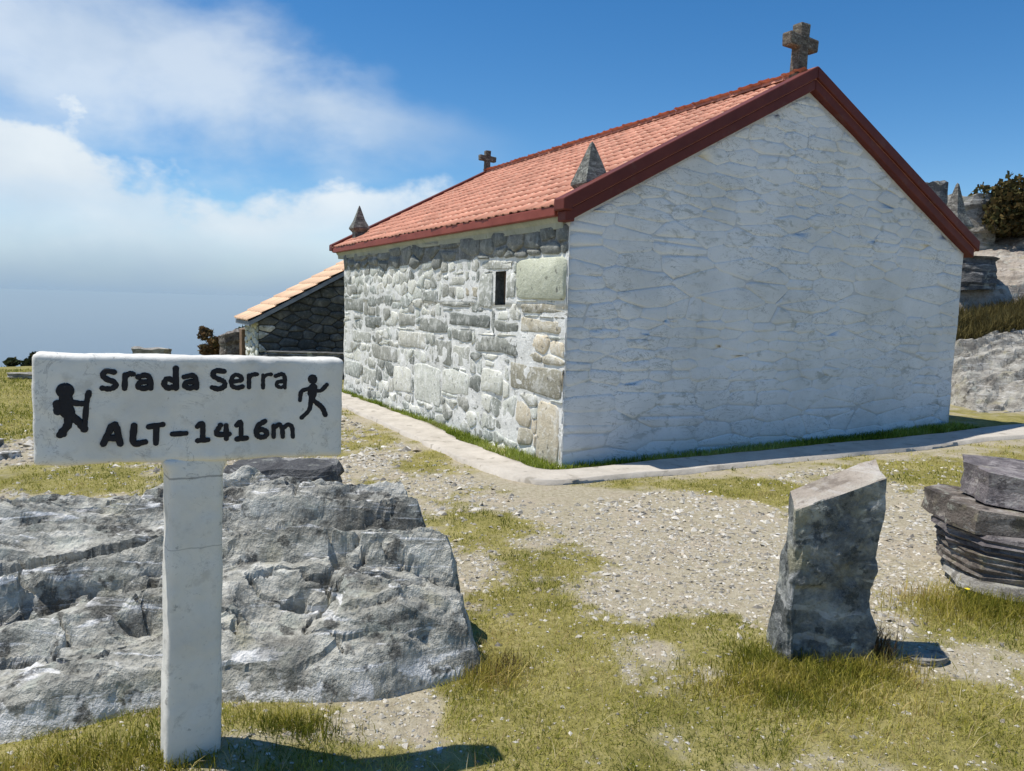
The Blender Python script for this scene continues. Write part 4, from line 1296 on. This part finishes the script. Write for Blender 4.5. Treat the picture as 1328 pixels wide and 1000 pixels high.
def blades(name, X, Y, Z, H, Wd, cols, rng, lean=0.6, mat=None):
    n_ = len(X)
    a = rng.uniform(0, 2 * np.pi, n_); l = H * np.abs(rng.normal(lean, 0.35, n_))
    t = rng.uniform(0, 2 * np.pi, n_)
    wx, wy = np.cos(t) * Wd / 2, np.sin(t) * Wd / 2
    dx_, dy_ = np.cos(a) * l, np.sin(a) * l
    hz = H * np.clip(1 - 0.28 * (l / np.maximum(H, 1e-4)) ** 1.2, 0.25, 1)
    p = np.zeros((n_, 5, 3))
    b = np.stack([X, Y, Z - 0.004], 1)
    w3 = np.stack([wx, wy, wx * 0], 1)
    mid = b + np.stack([dx_ * 0.32, dy_ * 0.32, hz * 0.62], 1)
    tip = b + np.stack([dx_, dy_, hz], 1)
    p[:, 0] = b - w3; p[:, 1] = b + w3; p[:, 2] = mid - w3 * 0.75; p[:, 3] = mid + w3 * 0.75; p[:, 4] = tip
    i = np.arange(n_) * 5
    q = np.stack([i, i + 1, i + 3, i + 2], 1); tr = np.stack([i + 2, i + 3, i + 4], 1)
    me = fast_mesh(name, p.reshape(-1, 3), [q, tr])
    set_col(me, np.repeat(cols, 5, 0))
    return obj(name, me, mat or M_BLADE)


def in_chapel(x, y, m=0.0):
    dx_, dy_ = x - CX, y - CY
    U = dx_ * UX + dy_ * UY; V_ = -dx_ * UY + dy_ * UX
    return U, V_


def turf_cols(x, y, n_, rng):
    pal = np.array([(0.14, 0.17, 0.028), (0.34, 0.335, 0.06), (0.52, 0.475, 0.12), (0.64, 0.56, 0.26), (0.40, 0.27, 0.11)])
    g = fbm(x * 1.1, y * 1.1, 4, 3, 221)
    t = np.clip(1.30 + 2.4 * g + 1.7 * fbm(x * 5, y * 5, 1, 3, 223) + rng.normal(0, 0.7, n_), 0, 4 - 1e-3)
    k = t.astype(int); f = (t - k)[:, None]
    c = pal[k] * (1 - f) + pal[np.minimum(k + 1, 4)] * f
    return c * rng.uniform(0.70, 1.15, n_)[:, None]


def scatter(x0, x1, y0, y1, nmax, rng):
    return rng.uniform(x0, x1, nmax), rng.uniform(y0, y1, nmax)


def grow_turf():
    rng = np.random.default_rng(77)
    xs, ys, ws, hs = [], [], [], []
    zones = [(-2.6, 3.4, 2.0, 3.3, 105000, 0.0030, 0.034), (-2.5, 4.2, 3.3, 4.8, 90000, 0.0036, 0.034), (-4.6, 6.0, 4.8, 7.2, 90000, 0.005, 0.036), (-7.5, 9.5, 7.2, 11.6, 80000, 0.008, 0.042), (-14, -2, 8.0, 18.6, 70000, 0.012, 0.06)]
    for (a, b, c, d, n_, w, h) in zones:
        x, y = scatter(a, b, c, d, n_, rng)
        m = grass_mask(x, y)
        U, V_ = in_chapel(x, y)
        lim_ = np.interp(U, [-0.8, 0.4, 1.0, 3.6, 5.8, 8.6], [-0.52, -0.62, -0.70, -0.86, -1.05, -1.45])
        onpath = ((U > -0.72) & (U < 8.6) & (V_ > lim_) & (V_ < 8.7))
        keep = (rng.uniform(0, 1, n_) < ss(m, 0.12, 1.0) * 0.80 + 0.05) & ~onpath
        x, y, m = x[keep], y[keep], m[keep]
        xs.append(x); ys.append(y)
        ws.append(w * rng.uniform(0.6, 1.3, len(x)))
        hs.append(h * rng.uniform(0.45, 1.25, len(x)) * (0.35 + 0.55 * m) * (1 + 0.9 * fbm(x * 6, y * 6, 0, 3, 231)))
    x, y, w, h = map(np.concatenate, (xs, ys, ws, hs))
    # scattered dead stalks, longer and paler than the turf
    n1 = 9000
    sx_, sy_ = scatter(-2.6, 4.5, 2.0, 5.2, n1, rng)
    kp = rng.uniform(0, 1, n1) < ss(grass_mask(sx_, sy_), 0.2, 0.9)
    sx_, sy_ = sx_[kp], sy_[kp]; n1 = len(sx_)
    cs = np.array([(0.62, 0.54, 0.32), (0.50, 0.40, 0.22), (0.34, 0.24, 0.12)])[rng.integers(0, 3, n1)] * rng.uniform(0.8, 1.1, n1)[:, None]
    od = blades('dead_grass', sx_, sy_, gz(sx_, sy_), rng.uniform(0.03, 0.10, n1), np.full(n1, 0.0022), cs, rng, 1.1)
    tag(od, 'pale dead grass stalks lying over the turf', 'grass', kind='stuff')
    o = blades('grass', x, y, gz(x, y), h, w, turf_cols(x, y, len(x), rng), rng, 0.75)
    tag(o, 'short olive and straw coloured turf on the stony ground', 'grass', kind='stuff')
    # verge between path and walls
    n_ = 26000
    t = rng.uniform(0, 1, n_)
    left = rng.uniform(0, 1, n_) < 0.5
    U = np.where(left, -rng.uniform(0.03, 0.32, n_) * np.where(left, 1, 0), rng.uniform(-0.1, 6.2, n_))
    V_ = np.where(left, rng.uniform(-0.1, LEN, n_), -rng.uniform(0.03, 0.36, n_))
    lim = np.where(left, np.interp(V_, [0, 1.8, 3, 8], [0.34, 0.30, 0.20, 0.16]), np.interp(U, [0, 1.4, 4.3, 6.2], [0.20, 0.27, 0.38, 0.45]))
    d = np.where(left, -U, -V_)
    dens = np.where(left, 0.25 + 0.75 * ss(fbm(V_ * 1.6, U * 2, 0, 3, 241), -0.25, 0.15), 0.9)
    keep = (d < lim) & (rng.uniform(0, 1, n_) < dens)
    U, V_ = U[keep], V_[keep]
    x = CX + U * UX - V_ * UY; y = CY + U * UY + V_ * UX
    n_ = len(x)
    c = turf_cols(x, y, n_, rng) * np.array([0.72, 0.92, 0.7])
    o = blades('verge_grass', x, y, gz(x, y), rng.uniform(0.03, 0.10, n_), np.full(n_, 0.008), c, rng, 0.5)
    tag(o, 'green grass verge along the foot of the chapel walls', 'grass', kind='stuff')
    # longer tufts round the standing stone, the sign and the edge of the outcrop
    px, py, hh = [], [], []
    for cx, cy, rx, ry, n0, h in ((1.38, 3.26, 0.38, 0.12, 1050, 0.095), (1.62, 3.30, 0.22, 0.10, 450, 0.10), (1.15, 3.38, 0.12, 0.14, 500, 0.09), (1.3, 3.05, 0.6, 0.22, 1500, 0.06), (-0.05, 3.22, 0.12, 0.12, 700, 0.10), (-1.12, 2.40, 0.20, 0.10, 700, 0.07), (-1.45, 2.46, 0.34, 0.12, 1500, 0.075), (-0.75, 2.70, 0.16, 0.10, 700, 0.07), (2.55, 4.0, 0.40, 0.22, 2600, 0.12), (1.2, 3.12, 0.35, 0.15, 1700, 0.08), (3.4, 3.9, 0.5, 0.2, 900, 0.12)):
        px.append(rng.normal(cx, rx * 0.55, n0)); py.append(rng.normal(cy, ry * 0.6, n0)); hh.append(h * rng.uniform(0.4, 1.1, n0))
    x, y, h = map(np.concatenate, (px, py, hh))
    o = blades('tall_grass', x, y, gz(x, y), h, np.full(len(x), 0.0036), turf_cols(x, y, len(x), rng) * np.array([1.0, 0.92, 0.85]), rng, 0.55)
    tag(o, 'longer grass round the foot of the upright stone, sign and slate stack', 'grass', kind='stuff')
    # dry brown wisps
    for (cx, cy, n0, h, r, lab) in ((1.72, 3.42, 170, 0.20, 0.035, 'dry brown grass tuft beside the upright schist stone'), (0.02, 3.30, 160, 0.09, 0.05, 'dark dry tuft at the right end of the layered outcrop')):
        x = rng.normal(0, r, n0); y = rng.normal(0, r, n0)
        zb = float(gz(cx, cy))
        c = np.array([(0.10, 0.07, 0.035)]) * rng.uniform(0.5, 1.8, n0)[:, None]
        o = blades('dry_tuft', x, y, np.zeros(n0), h * rng.uniform(0.5, 1.2, n0), np.full(n0, 0.003), c, rng, 0.45)
        o.location = (cx, cy, zb)
        tag(o, lab, 'grass tuft', kind='stuff')
    # bracken in the dark band under the beige slab
    n0 = 22000
    x = rng.uniform(7.9, 13.5, n0); y = rng.uniform(13.9, 14.95, n0)
    z = outcrop_low(x, y) - 0.05
    c = np.array([(0.15, 0.125, 0.05)]) * rng.uniform(0.5, 1.6, n0)[:, None]
    o = blades('dry_bracken', x, y, z, rng.uniform(0.15, 0.5, n0), np.full(n0, 0.020), c, rng, 0.45)
    tag(o, 'band of dry brown bracken between the rock ledges', 'bracken', kind='stuff')


grow_turf()


def lay_gravel():
    rng = np.random.default_rng(99)
    oc = np.array([(1, 0, 0), (-1, 0, 0), (0, 1, 0), (0, -1, 0), (0, 0, 1), (0, 0, -0.4)], float)
    of = np.array([(0, 2, 4), (2, 1, 4), (1, 3, 4), (3, 0, 4), (2, 0, 5), (1, 2, 5), (3, 1, 5), (0, 3, 5)])
    Ps, Cs = [], []
    zones = [(-2.4, 3.4, 2.0, 3.6, 16000, 0.0055), (-2.0, 4.6, 3.6, 5.4, 18000, 0.0080), (-4.5, 6.5, 5.4, 8.2, 16000, 0.012), (-7.5, -1, 7.5, 11.5, 6000, 0.02)]
    for (a, b, c, d, n_, s) in zones:
        x, y = scatter(a, b, c, d, n_, rng)
        m = grass_mask(x, y)
        U, V_ = in_chapel(x, y)
        keep = (rng.uniform(0, 1, n_) < (1 - ss(m, 0.25, 0.95)) * 0.85 + 0.12) & ~((U > -0.92) & (U < 8.6) & (V_ > -1.15) & (V_ < 8.7))
        x, y = x[keep], y[keep]; k = len(x)
        sz = np.minimum(s * np.exp(rng.normal(0, 0.45, k)) * (1 + 0.8 * (rng.uniform(0, 1, k) < 0.02)), s * 3.0)
        sc = np.stack([sz * rng.uniform(0.8, 1.6, k), sz * rng.uniform(0.7, 1.2, k), sz * rng.uniform(0.35, 0.8, k)], 1)
        th = rng.uniform(0, 2 * np.pi, k)
        v = oc[None] * sc[:, None] * rng.uniform(0.75, 1.25, (k, 6, 1))
        tx = rng.normal(0, 0.25, k)
        v[:, :, 2] += v[:, :, 0] * tx[:, None]
        X_ = v[:, :, 0] * np.cos(th)[:, None] - v[:, :, 1] * np.sin(th)[:, None]; Y_ = v[:, :, 0] * np.sin(th)[:, None] + v[:, :, 1] * np.cos(th)[:, None]
        Ps.append(np.stack([X_ + x[:, None], Y_ + y[:, None], v[:, :, 2] + gz(x, y)[:, None] + 0.001], -1))
        pal = np.array([(0.47, 0.44, 0.37), (0.58, 0.54, 0.46), (0.35, 0.32, 0.26), (0.43, 0.37, 0.28), (0.20, 0.185, 0.16), (0.66, 0.63, 0.57)])
        cc = pal[rng.choice(6, k, p=[.28, .22, .20, .17, .10, .03])] * rng.uniform(0.8, 1.15, k)[:, None]
        Cs.append(np.repeat(cc, 6, 0))
    P = np.concatenate(Ps); k = len(P)
    F = (of[None] + (np.arange(k) * 6)[:, None, None]).reshape(-1, 3)
    me = fast_mesh('gravel', P.reshape(-1, 3), F, smooth=False)
    set_col(me, np.concatenate(Cs))
    tag(obj('gravel', me, M_PEB), 'pale grey and beige gravel strewn over the bare ground', 'gravel', kind='stuff')


lay_gravel()

# small yellow flower in the grass below the slate stack
fx, fy = 2.46, 4.02
fl = empty('yellow_flower', (fx, fy, float(gz(fx, fy)))); tag(fl, 'small yellow flower in the grass below the slate stack', 'flower')
obj('stem', pymesh('stem', [(-.002, 0, 0), (.002, 0, 0), (.002, .004, .10), (-.002, .004, .10), (0, .005, 0), (0, .008, .10)], [(0, 1, 2, 3), (1, 4, 5, 2), (4, 0, 3, 5)]), plain_material('stem_green', (0.08, 0.12, 0.03), (0.12, 0.16, 0.04), 20, 0.8, 0), fl)
my = plain_material('petal_yellow', (0.70, 0.55, 0.02), (0.80, 0.66, 0.04), 40, 0.7, 0)
for k in range(6):
    a = k * math.pi / 3
    c, s = math.cos(a), math.sin(a)
    obj('petal', pymesh('petal', [(0, 0, .10), (c * .008 - s * .006, s * .008 + c * .006, .106), (c * .017, s * .017, .108), (c * .008 + s * .006, s * .008 - c * .006, .106)], [(0, 3, 2, 1)]), my, fl)

# ------------------------------------------------------------------ the sign
SG_YAW, SG_LEAN = 0.43, 0.019
sign = empty('trail_sign', (-1.0086, 2.42, 0.0763))
sign.rotation_euler = (0, SG_LEAN, SG_YAW)
tag(sign, 'white concrete signpost with black hand painted lettering and hiker figures', 'sign')


def rough_box(name, x0, x1, y0, y1, z0, z1, taper=0.0, r=0.018, res=0.02, seed=0, amp=0.0042, flare=0.0):
    """cast-concrete box with worn round edges; taper widens the foot"""
    Vs = []; Fs = []; off = 0
    def lin_(a, b): return np.linspace(a, b, max(2, int(abs(b - a) / res) + 1))
    def add(A, B, fn):
        nonlocal off
        Uu, Vv = np.meshgrid(A, B, indexing='ij')
        Vs.append(np.stack(fn(Uu, Vv), -1).reshape(-1, 3)); Fs.append(grid_faces(len(A), len(B), off)); off += Uu.size
    xs, ys, zs = lin_(x0, x1), lin_(y0, y1), lin_(z0, z1)
    add(xs, zs, lambda a, b: (a, a * 0 + y0, b)); add(xs[::-1], zs, lambda a, b: (a, a * 0 + y1, b))
    add(ys[::-1], zs, lambda a, b: (a * 0 + x0, a, b)); add(ys, zs, lambda a, b: (a * 0 + x1, a, b))
    add(xs, ys, lambda a, b: (a, b, a * 0 + z1)); add(xs, ys[::-1], lambda a, b: (a, b, a * 0 + z0))
    P = np.concatenate(Vs)
    lo = np.array([x0, y0, z0]) + r; hi = np.array([x1, y1, z1]) - r
    q = np.clip(P, lo, hi); d = P - q; L = np.linalg.norm(d, axis=1)[:, None]
    nrm = d / np.maximum(L, 1e-6)
    k = amp * fbm(P[:, 0] * 9, P[:, 1] * 9, P[:, 2] * 9, 4, seed) + amp * 0.6 * fbm(P[:, 0] * 30, P[:, 1] * 30, P[:, 2] * 30, 3, seed + 4)
    P = q + nrm * (r + k[:, None])
    if taper:
        f = 1 + taper * (1 - (P[:, 2] - z0) / (z1 - z0)); P[:, 0] *= f
    if flare: P[:, 0] *= 1 + flare * ss(P[:, 2], z1 - 0.075, z1 - 0.005) ** 1.6
    me = fast_mesh(name, P, np.concatenate(Fs))
    import bmesh
    b = bmesh.new(); b.from_mesh(me); bmesh.ops.remove_doubles(b, verts=b.verts, dist=0.0015); bmesh.ops.recalc_face_normals(b, faces=b.faces); b.to_mesh(me); b.free()
    return me


obj('post', rough_box('post', -0.081, 0.081, 0.004, 0.115, -0.22, 1.01, 0.10, 0.016, 0.012, 501, flare=0.22), M_SIGN, sign).rotation_euler = (0, 0, 0.16)
obj('board', rough_box('board', 0.0037 - 0.454, 0.0037 + 0.454, 0.0, 0.105, 0.998, 1.331, 0, 0.016, 0.010, 511), M_SIGN, sign)

LET = [(0.0082,[[(-0.2347, 1.2803), (-0.2574, 1.2831), (-0.265, 1.269), (-0.2527, 1.2576), (-0.2355, 1.2507), (-0.232, 1.2383), (-0.2459, 1.2297), (-0.2678, 1.2319)]]),
(0.0082,[[(-0.207, 1.2307), (-0.2056, 1.2729)], [(-0.2056, 1.2635), (-0.1958, 1.2761), (-0.1832, 1.2747)]]),
(0.0082,[[(-0.1706, 1.2655), (-0.1508, 1.272), (-0.1379, 1.2627), (-0.135, 1.2311)], [(-0.1372, 1.2516), (-0.1635, 1.2498), (-0.1705, 1.2372), (-0.1535, 1.231), (-0.1372, 1.2374)]]),
(0.0089,[[(-0.0716, 1.2554), (-0.0891, 1.2616), (-0.0977, 1.2456), (-0.0868, 1.2329), (-0.0701, 1.2362)], [(-0.0646, 1.2953), (-0.0642, 1.2315)]]),
(0.0082,[[(-0.041, 1.2669), (-0.0189, 1.272), (-0.007, 1.2632), (-0.0052, 1.2326)], [(-0.0069, 1.2528), (-0.032, 1.2509), (-0.0386, 1.2396), (-0.0245, 1.2325), (-0.0075, 1.2374)]]),
(0.0082,[[(0.0771, 1.2861), (0.0513, 1.2874), (0.0431, 1.2727), (0.0576, 1.2623), (0.0759, 1.2535), (0.0784, 1.2396), (0.0617, 1.2297), (0.0412, 1.2345)]]),
(0.0074,[[(0.102, 1.2537), (0.1282, 1.2581), (0.1249, 1.2712), (0.1094, 1.2751), (0.098, 1.2602), (0.1006, 1.2406), (0.1161, 1.2333), (0.1331, 1.2375)]]),
(0.0074,[[(0.1526, 1.2351), (0.152, 1.274)], [(0.1522, 1.2657), (0.1622, 1.2758), (0.1763, 1.2776)]]),
(0.0074,[[(0.1959, 1.2346), (0.1952, 1.2745)], [(0.1954, 1.2662), (0.2063, 1.2763), (0.2198, 1.2781)]]),
(0.0074,[[(0.235, 1.2725), (0.2542, 1.2785), (0.2632, 1.2686), (0.2647, 1.2349)], [(0.2635, 1.256), (0.2426, 1.2524), (0.238, 1.2415), (0.2518, 1.2349), (0.2638, 1.24)]]),
(0.0097,[[(-0.2649, 1.0617), (-0.242, 1.1163)], [(-0.242, 1.1163), (-0.2308, 1.1162), (-0.219, 1.0607)], [(-0.2531, 1.0788), (-0.2239, 1.0798)]]),
(0.0097,[[(-0.181, 1.1171), (-0.1824, 1.0631), (-0.1504, 1.0648)]]),
(0.0089,[[(-0.1405, 1.1118), (-0.1008, 1.1185)], [(-0.1189, 1.1131), (-0.1202, 1.0601)]]),
(0.0082,[[(-0.0737, 1.0875), (-0.034, 1.0892)]]),
(0.0082,[[(-0.0013, 1.1099), (0.0136, 1.1187), (0.0148, 1.0671)], [(-0.001, 1.0649), (0.0307, 1.0667)]]),
(0.0082,[[(0.0675, 1.1139), (0.0563, 1.0852), (0.0947, 1.0837)], [(0.0844, 1.1121), (0.0856, 1.0689)]]),
(0.0082,[[(0.1161, 1.1116), (0.1284, 1.1215), (0.1306, 1.0689)], [(0.1166, 1.0667), (0.1479, 1.0694)]]),
(0.0082,[[(0.204, 1.124), (0.182, 1.1091), (0.1768, 1.0857), (0.1873, 1.072), (0.2048, 1.0734), (0.2102, 1.0868), (0.1949, 1.0963), (0.1791, 1.0898)]]),
(0.0074,[[(0.2321, 1.0712), (0.2315, 1.1084)], [(0.2316, 1.0983), (0.2475, 1.1116), (0.2583, 1.0996), (0.2612, 1.0706)], [(0.2607, 1.0979), (0.2767, 1.1112), (0.29, 1.1025), (0.2939, 1.07)]])]
HIK = [(0.0231, [(-0.3675, 1.2237), (-0.3609, 1.2237)]), (0.0194, [(-0.3624, 1.1993), (-0.3593, 1.1586)]), (0.0127, [(-0.3843, 1.1855), (-0.3838, 1.1626)]), (0.0089, [(-0.3591, 1.1916), (-0.3257, 1.1854), (-0.3115, 1.1869)]), (0.0082, [(-0.3026, 1.2193), (-0.3088, 1.1854), (-0.3146, 1.1064)]), (0.0112, [(-0.3593, 1.1548), (-0.3575, 1.124), (-0.375, 1.0965)]), (0.0112, [(-0.3527, 1.1547), (-0.3294, 1.1298), (-0.3146, 1.108)]), (0.0104, [(-0.3791, 1.092), (-0.3697, 1.0949)])]
RUN = [(0.0156, [(0.3525, 1.2644), (0.3551, 1.2611)]), (0.0149, [(0.3565, 1.2355), (0.3524, 1.1944)]), (0.0074, [(0.3625, 1.2244), (0.3826, 1.2253), (0.4014, 1.2443)]), (0.0074, [(0.3433, 1.2311), (0.3187, 1.2217), (0.3144, 1.1927)]), (0.0089, [(0.3492, 1.1884), (0.3432, 1.1585), (0.3206, 1.1347)]), (0.0089, [(0.3625, 1.1884), (0.3873, 1.1669), (0.3988, 1.1426)])]


def brush(strokes, seed):
    """flat brush strokes a couple of millimetres thick, lying on the board face (x, z plane)"""
    V = []; F = []
    r = random.Random(seed)
    for (w, pts) in strokes:
        P = np.array(pts, float)
        # Catmull-Rom resample
        if len(P) > 2:
            E_ = np.concatenate([[2 * P[0] - P[1]], P, [2 * P[-1] - P[-2]]])
            out = []
            for i in range(1, len(E_) - 2):
                for t in np.linspace(0, 1, 6, endpoint=False):
                    a, b, c, d = E_[i - 1:i + 3]
                    out.append(0.5 * ((2 * b) + (c - a) * t + (2 * a - 5 * b + 4 * c - d) * t * t + (-a + 3 * b - 3 * c + d) * t ** 3))
            out.append(P[-1]); P = np.array(out)
        else:
            P = P[0] + (P[1] - P[0]) * np.linspace(0, 1, 6)[:, None]
        T = np.gradient(P, axis=0); T /= np.maximum(np.linalg.norm(T, axis=1), 1e-9)[:, None]
        rings = []
        for k in (1.0, 0.94, 0.75, 0.4):
            rings.append((P[0] - T[0] * w * k * 0.9, T[0], w * math.sqrt(max(0.02, 1 - k * k))))
        for p, t in zip(P, T): rings.append((p, t, w * r.uniform(0.86, 1.14)))
        for k in (0.4, 0.75, 0.94, 1.0):
            rings.append((P[-1] + T[-1] * w * k * 0.9, T[-1], w * math.sqrt(max(0.02, 1 - k * k))))
        s = len(V); m = 8
        dth = 0.0030 + r.uniform(0, 0.0006)
        for (p, t, ww) in rings:
            nx, nz = -t[1], t[0]
            for i in range(m):
                a = 2 * math.pi * i / m
                # squarish section: full width, thin
                ca, sa_ = math.cos(a), math.sin(a)
                V.append((p[0] + nx * ww * ca, -dth * (1 if sa_ > 0.1 else (-1 if sa_ < -0.1 else 0)) * min(1.0, abs(sa_) * 1.3), p[1] + nz * ww * ca))
        for k in range(len(rings) - 1):
            for i in range(m):
                j = (i + 1) % m
                F.append((s + k * m + i, s + k * m + j, s + (k + 1) * m + j, s + (k + 1) * m + i))
        F.append(tuple(s + i for i in range(m))[::-1]); F.append(tuple(s + (len(rings) - 1) * m + i for i in range(m)))
    return pymesh('letter', V, F)


for i, (w, st) in enumerate(LET):
    obj('letter', brush([(w, s) for s in st], i), M_BLACK, sign, (0, -0.001, 0))
obj('hiker_figure', brush(HIK, 61), M_BLACK, sign, (0, -0.001, 0))
obj('runner_figure', brush(RUN, 62), M_BLACK, sign, (0, -0.001, 0))

# ------------------------------------------------------------------ air over the sea
hm = bpy.data.materials.new('sea_haze'); hm.use_nodes = True
t = NT(hm.node_tree)
pv = t.n('ShaderNodeVolumePrincipled')
pv.inputs['Color'].default_value = (0.76, 0.93, 1.0, 1)
pv.inputs['Density'].default_value = 6.0e-5
pv.inputs['Anisotropy'].default_value = 0.0
t.set(t.n('ShaderNodeOutputMaterial').inputs['Volume'], pv.outputs[0])
V, F = box_vf(-190000, 190000, -190000, 190000, -1463, 9)
tag(obj('haze', pymesh('haze', V, F), hm), kind='stuff')
